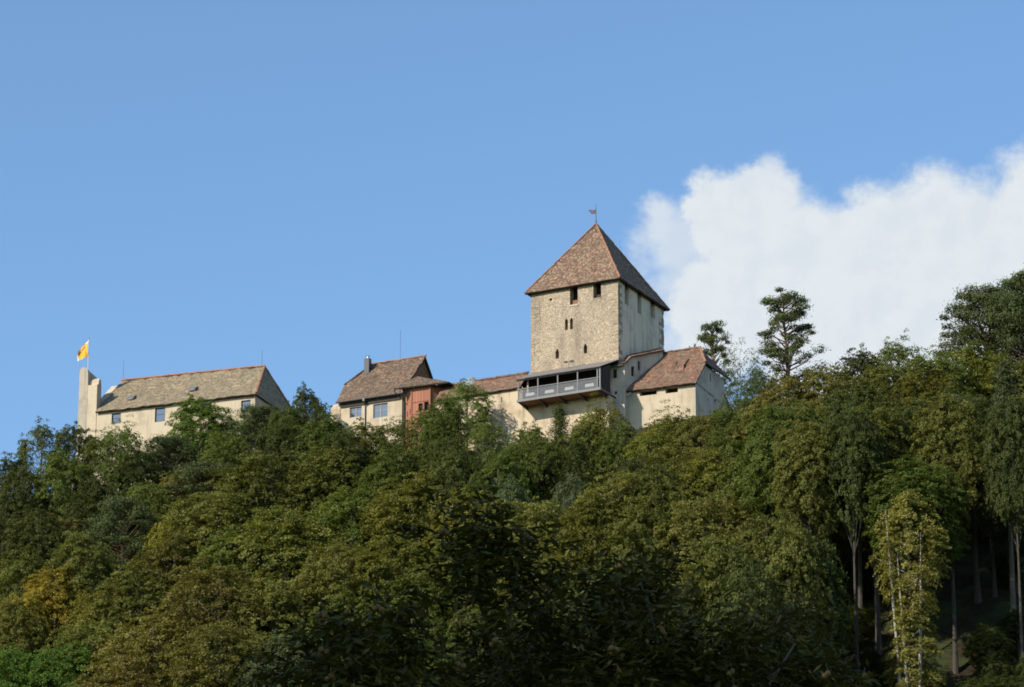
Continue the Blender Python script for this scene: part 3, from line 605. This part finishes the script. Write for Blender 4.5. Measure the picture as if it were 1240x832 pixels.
# ------------------------------------------------------------------ trees
def leafmesh(name, pos, nrm, ln, wd, tint, material, tang=None, seed=0):
    rng = np.random.default_rng(seed); n = len(pos); nrm = nrm/np.linalg.norm(nrm, axis=1, keepdims=True)
    if tang is None: tang = rng.normal(size=(n, 3))
    tang = tang - nrm*np.sum(tang*nrm, 1, keepdims=True); tang /= np.linalg.norm(tang, axis=1, keepdims=True) + 1e-9
    bt = np.cross(nrm, tang); ln = np.broadcast_to(ln, (n,))[:, None]; wd = np.broadcast_to(wd, (n,))[:, None]
    v = np.stack([pos - tang*ln, pos + bt*wd - tang*ln*.1, pos + tang*ln, pos - bt*wd - tang*ln*.1], 1).reshape(-1, 3)
    me = bpy.data.meshes.new(name); me.vertices.add(4*n); me.vertices.foreach_set('co', v.astype(np.float32).ravel())
    me.loops.add(4*n); me.loops.foreach_set('vertex_index', np.arange(4*n, dtype=np.int32)); me.polygons.add(n); me.polygons.foreach_set('loop_start', np.arange(0, 4*n, 4, dtype=np.int32))
    a = me.attributes.new('tint', 'FLOAT', 'POINT'); a.data.foreach_set('value', np.repeat(np.clip(tint, 0, 1), 4).astype(np.float32))
    me.materials.append(material); me.update(); me.validate(); return me
def unit(a): return a/(np.linalg.norm(a, axis=-1, keepdims=True) + 1e-9)
def sprays(rng, cen, out, L, npl, flat=.12, up=.7, jit=.55, droop=.25):
    """leafy sprays: flattened fans of leaves around each centre, lying along its outward direction"""
    k = len(cen); nr = unit(out*.55 + np.array([0, 0, up]) + rng.normal(size=(k, 3))*.22); ax = out + np.array([0, 0, .45]) + rng.normal(size=(k, 3))*.3
    ax = unit(ax - nr*np.sum(ax*nr, 1, keepdims=True)); bx = np.cross(nr, ax); L = np.broadcast_to(L, (k,))[:, None, None]
    s = rng.uniform(-.8, 1.0, (k, npl, 1)); t = rng.normal(size=(k, npl, 1))*.42*(1.05-np.abs(s)*.75); q = rng.normal(size=(k, npl, 1))*flat
    p = cen[:, None] + (ax[:, None]*s + bx[:, None]*t + nr[:, None]*(q - droop*(s.clip(0)**2 + t*t)))*L
    nn = nr[:, None] + rng.normal(size=(k, npl, 3))*jit
    tone = np.repeat(rng.uniform(0, .75, (k, 1)), npl, 1) + rng.uniform(-.15, .2, (k, npl)); odd = rng.random((k, npl)) > .985; tone[odd] = 1
    return p.reshape(-1, 3), nn.reshape(-1, 3), tone.ravel()
def broad(name, seed, R, z0, z1, nl=16, ns=18, npl=46, ln=.19, lr=.42, L=.95, top=.2, low=-.65, key='ol', flatten=.8):
    rng = np.random.default_rng(seed); zc, rz = (z0+z1)/2, (z1-z0)/2
    g = np.arange(nl) + .5; zz = 1 - (1-low)*g/nl; th = g*2.39996 + seed; rr = np.sqrt(1-zz*zz); d = np.stack([rr*np.cos(th), rr*np.sin(th), zz], 1); d = unit(d + rng.normal(size=(nl, 3))*.22)
    lc = d*rng.uniform(.46, .74, (nl, 1)); lrad = lr*rng.uniform(.72, 1.25, (nl, 1))
    sd = unit(np.repeat(d, ns, 0)*.75 + rng.normal(size=(nl*ns, 3))*.75); c = np.repeat(lc, ns, 0) + sd*np.repeat(lrad, ns, 0)*rng.uniform(.55, 1.12, (nl*ns, 1))
    tip = rng.random(nl*ns) < top; env = rng.random(nl*ns) < .3; c[env] = unit(sd[env])*rng.uniform(.7, .98, (env.sum(), 1))*(1 + .10*np.sin(sd[env][:, :1]*9 + seed)*np.sin(sd[env][:, 1:2]*8 + 2*seed)); c[tip] += unit(sd[tip] + np.array([0, 0, .9]))*rng.uniform(.04, .15, (tip.sum(), 1))
    cen = c*np.array([R, R, rz]) + np.array([0, 0, zc]); out = unit(sd*np.array([1, 1, flatten]))
    p, n, t = sprays(rng, cen, out, L*rng.uniform(.7, 1.3, nl*ns), npl)
    s = ln*rng.uniform(.7, 1.3, len(p)); return leafmesh(name, p, n, s, s*.55, t, LEAF[key], seed=seed), cen
def trunkmesh(name, H, r, mat_, limbs=(), bend=.3, seed=0, top=.9):
    rnd = random.Random(seed); b = MB(); pts = []; n = 8
    ph = rnd.uniform(0, 6)
    for i in range(n+1): a = i/n; pts.append((bend*math.sin(a*3+ph)*a, bend*math.cos(a*2.3+ph)*a - bend*a*math.cos(ph)*.3, H*top*a - .6*(1-a)))
    b.tube(pts, [r*(1.35 if i == 0 else 1)*(1-.86*i/n) for i in range(n+1)], mat_, 8)
    for c in limbs:
        z = max(.18*H, c[2] - .55*math.hypot(c[0], c[1]) - .08*H); z = min(z, H*top*.95); a = z/(H*top); base = Vector((bend*math.sin(a*3+ph)*a, bend*math.cos(a*2.3+ph)*a - bend*a*math.cos(ph)*.3, z)); e = Vector(c)
        mid = base.lerp(e, .5) + Vector((0, 0, -.04*H*rnd.random())); rr = r*(1-.8*a)*.45
        b.tube([base, mid, e], [rr, rr*.6, .02], mat_, 5, False)
    o = b.build(name); me = o.data; bpy.data.objects.remove(o); return me
PROTO = {}
def proto(kind, H, Wd, crown, trunk): PROTO[kind] = (H, Wd, crown, trunk)
for q, (sd, R, nl, ns, npl, lr, top) in enumerate([(11, 4.6, 18, 40, 54, .42, .35), (23, 4.6, 23, 32, 54, .36, .4), (37, 4.6, 14, 52, 54, .48, .35), (41, 4.6, 27, 27, 54, .33, .5), (59, 4.6, 20, 36, 54, .40, .45)]):
    me_, cen = broad('crown', sd, R, 2.2, 13.2, nl, ns, npl, .112, lr, .62, top)
    rng = np.random.default_rng(sd); idx = rng.choice(len(cen), 26, replace=False)
    proto('B%d' % (q+1), 14, 10, me_, trunkmesh('trunk', 14, .26, M['bark'], [cen[i]*np.array([.9, .9, 1]) for i in idx], .3, sd))
# feathery ash-like tree, loose
me_, cen = broad('crown', 71, 4.2, 3.5, 13.6, 24, 22, 32, .11, .30, .6, .7); rng = np.random.default_rng(71)
proto('F', 14, 9, me_, trunkmesh('trunk', 14, .2, M['bark'], cen[rng.choice(len(cen), 60, replace=False)], .3, 71))
me_, cen = broad('crown', 73, 4.2, 2.0, 13.8, 26, 10, 15, .115, .30, .7, .8); rng = np.random.default_rng(73)
proto('L', 14, 7, me_, trunkmesh('trunk', 14, .12, M['bark'], cen[rng.choice(len(cen), 70, replace=False)], .3, 73))
# tall beech with a bare lower trunk
me_, cen = broad('crown', 83, 5, 14.6, 27.4, 28, 38, 56, .116, .34, .62, .35, -.7); rng = np.random.default_rng(83)
proto('T', 28, 11, me_, trunkmesh('trunk', 28, .36, M['bark_dark'], [c for c in cen[rng.choice(len(cen), 34, replace=False)]], .4, 83, .8))
# slim pale multi-stemmed tree
def slim():
    rng = np.random.default_rng(97); k = 1050; z = rng.uniform(.2, 1, k)*20.3; rmax = np.interp(z, [4, 5.5, 8, 10, 12.5, 15.5, 18, 20.5], [1.6, 2.7, 1.7, 1.5, 2.4, 3.3, 2.7, .4]); th = rng.uniform(0, 6.283, k); r = rmax*rng.uniform(.25, 1, k)**.6
    clump = .5 + .5*np.sin(th*2 + z*1.3)*np.sin(th*3 - z*.7); keep = rng.random(k) < .12 + .95*clump**1.4; cen = np.stack([r*np.cos(th), r*np.sin(th), z], 1)[keep]; out = unit(cen*np.array([1, 1, 0]) + np.array([0, 0, .35]))
    p, n, t = sprays(rng, cen, out, .8*rng.uniform(.6, 1.3, len(cen)), 56, .1, .9, .5, .3); s = .11*rng.uniform(.7, 1.3, len(p)); me_ = leafmesh('crown', p, n, s, s*.5, t, LEAF['sl'], seed=97)
    b = MB()
    for x, y, lean, hh in ((-.35, 0, -.5, 17), (.5, .2, .7, 15.5), (.95, -.3, 1.0, 19)): b.tube([(x, y, -.6), (x+lean*.3, y, hh*.35), (x+lean*.7, y+.2, hh*.7), (x+lean, y+.2, hh)], [.2, .15, .1, .03], M['bark_pale'], 7)
    for i in range(0, len(cen), 9): c = Vector(cen[i]); zz = max(2.0, c.z - .5*math.hypot(c.x, c.y)); b.tube([(.3, .1, zz), Vector((.3, .1, zz)).lerp(c, .5), c], [.05, .035, .012], M['bark_pale'], 4, False)
    o = b.build('trunk'); tm = o.data; bpy.data.objects.remove(o); proto('S', 21, 6.4, me_, tm)
slim()
# Scots pine: flat needle pads on crooked limbs, orange trunk
def pine(kind, seed, Hh, R, zb, pads, npl, shape):
    rng = np.random.default_rng(seed); z = rng.uniform(0, 1, pads)**.8; th = np.arange(pads)*2.39996 + rng.normal(size=pads)*.3; rm = np.interp(z, shape[0], shape[1])*R
    r = rm*np.clip(rng.uniform(.35, 1.08, pads), 0, 1.05); pc = np.stack([r*np.cos(th), r*np.sin(th), zb + z*(Hh-zb-.5)], 1); ps = rng.uniform(.42, .95, pads)*R/4.2
    P_, N_, T_ = [], [], []
    for c, s_ in zip(pc, ps):
        k = npl; u = unit(rng.normal(size=(k, 3))); rad_ = rng.uniform(.3, 1.1, (k, 1))**.6*np.where(rng.random((k, 1)) < .12, 1.45, 1); pp = c + u*rad_*np.array([1.25, 1.25, .42])*s_*(1 + .25*np.sin(u[:, :1]*7 + u[:, 1:2]*5))
        P_.append(pp); N_.append(unit(u + np.array([0, 0, .6]) + rng.normal(size=(k, 3))*.5)); T_.append(np.clip(rng.uniform(.1, .7) + rng.normal(size=k)*.13, 0, .95))
    p = np.concatenate(P_); s = .13*rng.uniform(.7, 1.3, len(p)); me_ = leafmesh('crown', p, np.concatenate(N_), s, s*.36, np.concatenate(T_), LEAF['pi'], seed=seed)
    b = MB(); top = Hh*.96; tp = [Vector((.25*math.sin(i*.8+seed), .2*math.cos(i*.9), top*i/7 - (.6 if i == 0 else 0))) for i in range(8)]; b.tube(tp, [.3*(1-.8*i/7) for i in range(8)], M['bark_pine'], 8)
    for c in pc:
        c = Vector(c); zz = max(zb*.75, c.z - .35*math.hypot(c.x, c.y) - .3); f = min(zz/top*7, 6.9); base = tp[int(f)].lerp(tp[int(f)+1], f-int(f)); mid = base.lerp(c, .55) + Vector((0, 0, rng.uniform(-.5, .4))); b.tube([base, mid, c], [.085, .055, .02], M['bark_pine'], 5, False)
    o = b.build('trunk'); tm = o.data; bpy.data.objects.remove(o); proto(kind, Hh, 2*R, me_, tm)
pine('P', 5, 18, 4.0, 6.0, 100, 180, ([0, .15, .4, .7, 1], [.7, 1.05, 1.0, .8, .42]))
pine('Q', 9, 15, 5.4, 4.0, 200, 210, ([0, .3, .6, .85, 1], [.8, 1.0, .95, .7, .35]))
# spruce with hanging sprays / narrow yew
def spruce(kind, seed, Hh, R, zb, key, hang, n=620, npl=26, power=.85):
    rng = np.random.default_rng(seed); z = rng.uniform(0, 1, n)**1.15; th = rng.uniform(0, 6.283, n); lay = np.round(z*22)/22 + rng.normal(size=n)*.006; r = R*np.clip(1-lay, .03, 1)**power*rng.uniform(.35, 1.05, n)
    cen = np.stack([r*np.cos(th), r*np.sin(th), zb + lay*(Hh-zb) - .22*r*hang], 1); out = np.stack([np.cos(th), np.sin(th), -.35*hang*np.ones(n)], 1)
    k = len(cen); ax = unit(out + rng.normal(size=(k, 3))*.2); s_ = rng.uniform(-1, 1, (k, npl, 1)); L = (.55 + .5*(1-lay))[:, None, None]
    p = cen[:, None] + ax[:, None]*s_*L + rng.normal(size=(k, npl, 3))*np.array([.16, .16, .10]) - np.array([0, 0, 1])*np.abs(rng.normal(size=(k, npl, 1)))*.35*hang
    nn = np.repeat(unit(out + np.array([0, 0, .9]))[:, None], npl, 1) + rng.normal(size=(k, npl, 3))*.45; p, nn = p.reshape(-1, 3), nn.reshape(-1, 3)
    s = .12*rng.uniform(.7, 1.3, len(p)); t = np.repeat(rng.uniform(0, .7, (k, 1)), npl, 1).ravel() + rng.normal(size=len(p))*.1
    proto(kind, Hh, 2*R, leafmesh('crown', p, nn, s, s*.4, t, LEAF[key], tang=np.repeat(ax, npl, 0), seed=seed), trunkmesh('trunk', Hh, .3, M['bark'], (), .1, seed, .97))
spruce('N', 13, 30, 3.4, 13.5, 'sp', 1.2, 1000, 40)
spruce('Y', 17, 12, 2.4, 1.0, 'dk', -1.2, 560, 30, .6)

ROWS = {'ol': 'olive', 'dk': 'dark green', 'gr': 'mid green', 'br': 'brownish olive', 'ye': 'golden yellow', 'yg': 'yellow green', 'bg': 'grey green', 'vg': 'bright green', 'pi': 'dark needled', 'sl': 'pale yellow', 'sp': 'dark drooping', 'ch': 'dark'}
KINDS = {'L': ('young_tree', 'thin tree', 'thin'), 'B': ('broadleaf_tree', 'broadleaf tree', 'domed'), 'F': ('feathery_tree', 'feathery tree', 'feathery'), 'T': ('tall_beech', 'tall beech', 'tall'), 'S': ('slender_tree', 'slender tree', 'slim'),
         'P': ('pine_tree', 'pine', 'pine'), 'Q': ('pine_tree', 'spreading pine', 'pine'), 'N': ('spruce_tree', 'spruce', 'spruce'), 'Y': ('yew_tree', 'upright yew', 'yew')}
rndT = random.Random(77); PLACED = []
def plant(kind, X, Y, H, Wd, key, label, group, rot=None):
    H0, W0, cm, tm = PROTO[kind]; nm, cat, _ = KINDS[kind[0]]; z = float(terrain(np.float64(X), np.float64(Y)))
    o = thing(nm, label, 'tree', (X, Y, z), math.degrees(rndT.uniform(0, 6.283)) if rot is None else rot, group); o.scale = (Wd/W0, Wd/W0, H/H0)
    for nme, me_ in (('crown', cm), ('trunk', tm)):
        c = bpy.data.objects.new(nme, me_); COL.objects.link(c); c.parent = o
        if nme == 'crown': c.material_slots[0].link = 'OBJECT'; c.material_slots[0].material = LEAF[key]
    PLACED.append((o, kind, X, Y, z, H, Wd, key)); return o
def foot(u, v, H):
    """where on the slope a tree of height H stands whose top is seen at (u, v)"""
    prev = None
    for Y in np.arange(300, 465, .5):
        p = P(u, v, Y); g_ = p[2] - (float(terrain(p[0], Y)) + H)
        if g_ <= 0: return p[0], Y
    return None
HERO = [  # u, top v, width px, kind, height, colour [, distance]
 (8, 548, 70, 'B4', 12, 'dk'), (52, 508, 60, 'F', 12, 'gr'), (92, 508, 62, 'B2', 12, 'dk'), (28, 560, 70, 'B1', 12, 'dk'), (80, 545, 80, 'B4', 13, 'gr'), (128, 520, 60, 'F', 12, 'gr'), (150, 505, 62, 'F', 11, 'gr', 405), (165, 540, 70, 'B2', 12, 'dk'), (120, 575, 80, 'B5', 13, 'dk'),
 (50, 610, 90, 'B1', 13, 'dk'), (5, 620, 70, 'B3', 13, 'dk'), (150, 600, 80, 'Q', 13, 'pi'), (100, 640, 100, 'B5', 14, 'ol'), (30, 665, 90, 'B4', 13, 'ol'),
 (245, 478, 86, 'B4', 12, 'vg'), (205, 530, 80, 'Q', 11, 'pi'), (275, 520, 84, 'B1', 12, 'gr'), (315, 490, 74, 'Q', 11, 'pi'), (255, 560, 110, 'Q', 12, 'pi'), (345, 505, 80, 'B2', 12, 'dk'), (372, 464, 44, 'B4', 12, 'dk'), (350, 484, 52, 'B2', 12, 'gr'), (390, 482, 40, 'B1', 11, 'dk'), (180, 580, 80, 'B2', 12, 'gr'),
 (70, 683, 100, 'B1', 13, 'ye'), (20, 720, 80, 'B5', 13, 'ol'), (15, 775, 90, 'B2', 13, 'vg'), (110, 745, 120, 'B4', 14, 'ol'), (118, 708, 80, 'B2', 13, 'yg'), (28, 712, 60, 'B4', 13, 'ye'), (75, 775, 90, 'B3', 13, 'vg'), (200, 622, 46, 'B2', 12, 'ye'), (215, 640, 120, 'B1', 14, 'ol'), (160, 690, 110, 'B5', 14, 'ol'),
 (270, 680, 150, 'B3', 15, 'br'), (190, 735, 150, 'B1', 15, 'br'), (330, 690, 110, 'B2', 14, 'ol'), (265, 745, 140, 'B4', 15, 'br'), (360, 760, 130, 'B2', 14, 'bg'), (420, 715, 110, 'B5', 14, 'gr'), (150, 790, 130, 'B5', 15, 'br'), (445, 778, 74, 'B1', 14, 'vg'),
 (330, 552, 130, 'B3', 14, 'ol'), (265, 590, 130, 'B2', 14, 'ol'), (400, 535, 110, 'B1', 13, 'ol'), (350, 610, 150, 'B5', 15, 'ol'), (430, 590, 130, 'B4', 14, 'gr'), (285, 645, 120, 'B4', 14, 'gr'), (410, 650, 120, 'B1', 14, 'ol'), (475, 640, 110, 'B2', 14, 'yg'),
 (392, 500, 74, 'B4', 11, 'gr'), (440, 505, 70, 'B2', 11, 'ol'), (480, 508, 64, 'F', 10, 'gr'), (420, 520, 80, 'B5', 12, 'dk'), (478, 530, 90, 'B1', 13, 'gr'), (518, 490, 60, 'F', 11, 'gr'), (533, 500, 60, 'B5', 12, 'gr'), (566, 459, 62, 'F', 11, 'vg', 402), (540, 478, 56, 'B2', 10, 'gr'), (590, 505, 56, 'F', 10, 'gr'),
 (500, 570, 120, 'B5', 14, 'yg'), (555, 545, 90, 'B4', 13, 'dk'), (570, 585, 110, 'B2', 14, 'yg'), (605, 540, 80, 'B1', 13, 'gr'), (545, 525, 76, 'B1', 12, 'dk'), (615, 580, 80, 'B4', 13, 'bg'), (640, 512, 62, 'B4', 11, 'gr'), (625, 530, 70, 'F', 12, 'gr'),
 (678, 502, 46, 'Y', 11, 'dk'), (655, 525, 60, 'B2', 12, 'gr'), (712, 505, 60, 'B2', 11, 'gr'), (728, 485, 72, 'F', 12, 'yg'), (752, 508, 64, 'B5', 11, 'gr'), (700, 545, 60, 'Y', 12, 'dk'), (690, 572, 56, 'B4', 12, 'bg'), (640, 595, 110, 'B3', 14, 'ol'), (745, 560, 110, 'B1', 14, 'ol'), (718, 600, 110, 'B5', 14, 'yg'), (770, 545, 70, 'B4', 12, 'dk'),
 (815, 492, 90, 'F', 12, 'yg'), (790, 515, 80, 'B4', 12, 'yg'), (850, 495, 76, 'B2', 12, 'ol'), (800, 555, 110, 'B1', 14, 'ol'), (860, 540, 100, 'B5', 13, 'yg'), (850, 590, 120, 'B3', 15, 'ol'), (785, 610, 110, 'B4', 14, 'ol'), (905, 555, 110, 'B4', 14, 'gr'), (895, 462, 46, 'L', 11, 'bg'), (908, 474, 62, 'B2', 11, 'gr'), (874, 488, 50, 'B4', 11, 'gr'), (985, 645, 90, 'B4', 14, 'dk', 333), (880, 510, 70, 'B1', 12, 'gr'),
 (897, 413, 44, 'L', 11, 'bg', 409), (950, 350, 82, 'P', 21, 'pi', 422), (863, 386, 50, 'P', 19, 'pi', 430), (842, 412, 34, 'B2', 17, 'dk', 434), (920, 445, 60, 'F', 10, 'bg'), (948, 452, 90, 'B1', 12, 'br'), (1000, 440, 90, 'B5', 12, 'br'), (930, 490, 100, 'B3', 14, 'br'), (985, 480, 110, 'B4', 14, 'br'),
 (1040, 420, 76, 'B4', 12, 'dk'), (1085, 405, 80, 'F', 13, 'gr'), (1070, 435, 90, 'B2', 12, 'ol'), (1130, 420, 90, 'F', 13, 'gr'), (1165, 418, 120, 'B1', 13, 'yg'), (1120, 450, 110, 'B5', 13, 'yg'), (1195, 345, 120, 'Q', 18, 'pi', 384), (1240, 328, 100, 'Q', 19, 'pi', 378), (1215, 425, 100, 'B4', 13, 'ol'), (1060, 470, 110, 'B1', 14, 'ol'), (1030, 520, 120, 'B3', 16, 'br'), (960, 560, 130, 'B5', 15, 'ol'), (1100, 500, 120, 'B4', 14, 'dk'),
 (1160, 470, 90, 'B2', 14, 'bg'), (1215, 440, 84, 'N', 27, 'sp', 345), (1175, 478, 110, 'T', 24, 'dk', 350), (1110, 480, 110, 'T', 23, 'dk', 348), (1055, 484, 110, 'T', 23, 'ol', 345), (1000, 505, 110, 'T', 21, 'ol', 343), (1240, 585, 60, 'B4', 14, 'bg', 350), (930, 610, 130, 'B1', 17, 'ol', 334), (870, 640, 120, 'B5', 15, 'ol', 332), (955, 625, 100, 'B4', 15, 'ol', 331), (975, 500, 90, 'T', 21, 'ol', 340), (905, 660, 110, 'B1', 15, 'dk', 324),
 (1100, 588, 86, 'S', 21, 'sl', 334), (1224, 470, 76, 'T', 22, 'dk', 338), (1145, 470, 90, 'T', 21, 'ol', 342), (1030, 480, 80, 'T', 20, 'dk', 339), (1195, 480, 80, 'T', 20, 'sp', 351), (820, 690, 120, 'B4', 14, 'dk', 330), (740, 680, 130, 'B3', 14, 'dk'), (650, 660, 120, 'B1', 14, 'ol'), (560, 640, 120, 'B5', 14, 'ol'), (500, 690, 120, 'B4', 14, 'gr'), (600, 720, 130, 'B2', 14, 'dk'), (700, 745, 130, 'B1', 14, 'dk'), (500, 760, 110, 'B3', 14, 'gr'),
]
for h in HERO:
    u, v, wp, kind, H, key = h[:6]
    if len(h) > 6: Y = h[6]; p = P(u, v, Y); X = p[0]; H = p[2] - float(terrain(p[0], Y))
    else:
        f_ = foot(u, v, H)
        if f_ is None: Y = 404; p = P(u, v, Y); X = p[0]; H = p[2] - float(terrain(p[0], Y))
        else: X, Y = f_
    plant(kind, X, Y, H, 1.08*wp*Y/math.cos(PITCH)/FPX, key, '', 'trees on the castle slope')
for Xg in np.arange(25, 64, 5.0):          # the tall stand behind the forest edge
    for Yg in np.arange(340, 372, 6.0):
        X, Y = Xg + rndT.uniform(-2, 2), Yg + rndT.uniform(-2.2, 2.2); z = float(terrain(X, Y)); H = rndT.uniform(20, 26); u, v = project((X, Y, z+H))
        if u > 1290 or v < 455 or v > 560 or any((X-q[2])**2 + (Y-q[3])**2 < 3.2**2 for q in PLACED): continue
        plant('T', X, Y, H, rndT.uniform(8, 11), rndT.choice(['dk', 'dk', 'ol', 'gr']), '', 'trees on the castle slope')
for k in range(46):
        X, Y = rndT.uniform(25, 62), rndT.uniform(331, 356)
        u, v = project((X, Y, float(terrain(X, Y)) + 4))
        if u > 1260 or any((X-q[2])**2 + (Y-q[3])**2 < 1.8**2 for q in PLACED): continue
        plant('B%d' % rndT.randint(1, 5), X, Y, rndT.uniform(3.0, 5.5), rndT.uniform(3.5, 6), 'dk', '', 'trees on the castle slope')
NH = len(PLACED)
# the smaller growth between them
LU = [0, 80, 95, 130, 175, 215, 240, 330, 360, 400, 490, 530, 600, 640, 700, 760, 800, 850, 900, 950, 1050, 1150, 1240]
LV = [575, 560, 545, 555, 562, 540, 515, 520, 515, 525, 528, 525, 530, 535, 535, 535, 535, 520, 505, 490, 450, 445, 440]
for Xg in np.arange(-66, 66, 6.2):
    for Yg in np.arange(306, 424, 6.0):
        X, Y = Xg + rndT.uniform(-2.4, 2.4), Yg + rndT.uniform(-2.4, 2.4); s = Y + .55*max(-34, min(X, 22))
        if not 322 < s < 397 or (X > 24 and s < 362): continue
        H = rndT.uniform(7.5, 11); z = float(terrain(X, Y)); u, v = project((X, Y, z+H))
        if u < -60 or u > 1300 or v > 900 or v < np.interp(u, LU, LV) + 8: continue
        if any((X-q[2])**2 + (Y-q[3])**2 < 3.6**2 for q in PLACED): continue
        plant('B%d' % rndT.randint(1, 5), X, Y, H, rndT.uniform(6.5, 9), rndT.choice(['ol', 'gr', 'dk', 'ol', 'yg', 'br', 'gr']), '', 'trees on the castle slope')

# --- labels: what stands above each tree, how far down the slope, its look and its neighbour
SPOTS = [(55, 'beyond the flag gable'), (130, 'below the flag gable'), (225, 'below the long house'), (335, 'below the hipped roof'), (400, 'below the house gap'), (486, 'below the flue house'), (548, 'below the red bay'),
         (628, 'below the wall walk'), (735, 'below the terrace'), (845, 'below the annex front'), (915, 'below the annex gable'), (1010, 'below the lone pine'), (1110, 'below the ragged skyline'), (1e9, 'below the dark pines')]
def labels():
    seen = {}
    for i, (o, kind, X, Y, z, H, Wd, key) in enumerate(PLACED):
        u, v = project((X, Y, z+H)); spot = next(t for lim, t in SPOTS if u < lim); cap = np.interp(u, LU, LV); d = v - cap
        tier = 'topmost' if d < -15 else 'high' if d < 30 else 'upper' if d < 75 else 'midslope' if d < 130 else 'low' if d < 200 else 'lowest'
        look = KINDS[kind[0]][1]; size = 'small' if Wd < 5.6 else 'broad' if Wd > 9.6 else ''
        o['label'] = ' '.join(x for x in (tier, size, ROWS[key], look, spot) if x); seen.setdefault(o['label'], []).append(i)
    for lab, ids in list(seen.items()):
        if len(ids) < 2: continue
        used = set(); 
        for i in sorted(ids, key=lambda i: -PLACED[i][6]):
            X, Y = PLACED[i][2:4]; near = sorted((q for q in range(len(PLACED)) if q != i), key=lambda q: (PLACED[q][2]-X)**2 + (PLACED[q][3]-Y)**2)
            for q in near[:9]:
                t = ROWS[PLACED[q][7]] + ' ' + KINDS[PLACED[q][1][0]][2]; where = 'before' if PLACED[q][3] - Y > 2.2 else 'behind' if PLACED[q][3] - Y < -2.2 else 'beside'
                l2 = lab + ', %s a %s tree' % (where, t)
                if l2 not in used: break
            used.add(l2); PLACED[i][0]['label'] = l2
labels()

# --- sweet chestnuts close by, with burs, and tall limes, out of view, added to shade them
def chestnut_mesh(seed=3):
    rng = np.random.default_rng(seed); R, z0, z1 = 3.7, 5.0, 18.4; zc, rz = (z0+z1)/2, (z1-z0)/2; nl = 34
    g_ = np.arange(nl)+.5; zz = 1-1.7*g_/nl; th = g_*2.39996; rr = np.sqrt(1-zz*zz); d = unit(np.stack([rr*np.cos(th), rr*np.sin(th), zz], 1) + rng.normal(size=(nl, 3))*.18)
    lc = d*rng.uniform(.55, .8, (nl, 1)); ns = 44; sd = unit(np.repeat(d, ns, 0)*.7 + rng.normal(size=(nl*ns, 3))*.8); c = np.repeat(lc, ns, 0) + sd*.27*rng.uniform(.5, 1.15, (nl*ns, 1))
    cen = c*np.array([R, R, rz]) + np.array([0, 0, zc]); k = len(cen); out = unit(sd + np.array([0, 0, .2]))
    npl = 34; s = rng.uniform(-.6, 1, (k, npl, 1)); tw = cen[:, None] + out[:, None]*s*.42 + rng.normal(size=(k, npl, 3))*.10
    dr = unit(np.cross(out[:, None], rng.normal(size=(k, npl, 3)))*.8 + out[:, None]*.55 + np.array([0, 0, -.8]) + rng.normal(size=(k, npl, 3))*.2)
    ln = rng.uniform(.085, .14, (k*npl,)); p = tw.reshape(-1, 3) + dr.reshape(-1, 3)*ln[:, None]; nr = unit(np.array([0, 0, 1.]) + rng.normal(size=(k*npl, 3))*.45)
    t = np.repeat(rng.uniform(0, .7, (k, 1)), npl, 1).ravel() + rng.normal(size=k*npl)*.12; t[rng.random(k*npl) > .988] = 1
    return leafmesh('crown', p, nr, ln, ln*.30, t, LEAF['ch'], tang=dr.reshape(-1, 3), seed=seed), cen, out
cm, cen, cout = chestnut_mesh(); rng = np.random.default_rng(8)
tm = trunkmesh('trunk', 18, .38, M['bark'], [c for c in cen[rng.choice(len(cen), 60, replace=False)]], .35, 5, .85)
bm_ = MB()
for a, r in (((0, 0, 0), .05), ((.08, .02, -.03), .044), ((-.03, .07, -.05), .046)): bm_.sphere(a, r, M['bur'], 9, 6)
bm_.bar((0, 0, .03), (.02, .03, .16), .006, M['bark'], 4)
bo = bm_.build('chestnut_bur'); burm = bo.data; bpy.data.objects.remove(bo)
def chestnut(X, Y, H, Wd, rot, label, nb):
    o = thing('chestnut_tree', label, 'tree', (X, Y, float(terrain(X, Y))), rot, 'sweet chestnuts close to the viewer'); o.scale = (Wd/7.4, Wd/7.4, H/18.5)
    for nme, me_ in (('crown', cm), ('trunk', tm)): c = bpy.data.objects.new(nme, me_); COL.objects.link(c); c.parent = o
    rr = random.Random(int(rot)); a = rad(-rot)
    good = [i for i in range(len(cen)) if cen[i][2] > 12.5 and (cen[i][0]*math.sin(a) + cen[i][1]*math.cos(a)) < -.5]
    for i in rr.sample(good, nb): c = bpy.data.objects.new('chestnut_bur', burm); COL.objects.link(c); c.parent = o; c.location = cen[i] + cout[i]*.42; c.rotation_euler = (0, 0, rr.uniform(0, 6)); c.scale = (rr.uniform(.75, 1.1),)*3
for u, v, Y, wd, rot, lab, nb in ((562, 606, 60, 7.6, 20, 'big dark chestnut tree with pale burs, standing below the terrace', 40), (830, 640, 61, 6.9, 160, 'dark chestnut tree standing below the annex, in front of tall trunks', 40), (940, 690, 63, 5.0, 250, 'smaller dark chestnut crown leaning towards the bare trunks', 24)):
    p = P(u, v, Y); chestnut(p[0], Y, p[2] - float(terrain(p[0], Y)), wd, rot, lab, nb)
plant('B3', -18.8, 46.5, 42, 15.5, 'gr', 'tall lime tree shading the dark chestnuts from the west', 'limes beside the chestnuts')
plant('B1', -29, 40.5, 44, 15, 'gr', 'taller lime tree standing farther west of the dark chestnuts', 'limes beside the chestnuts')
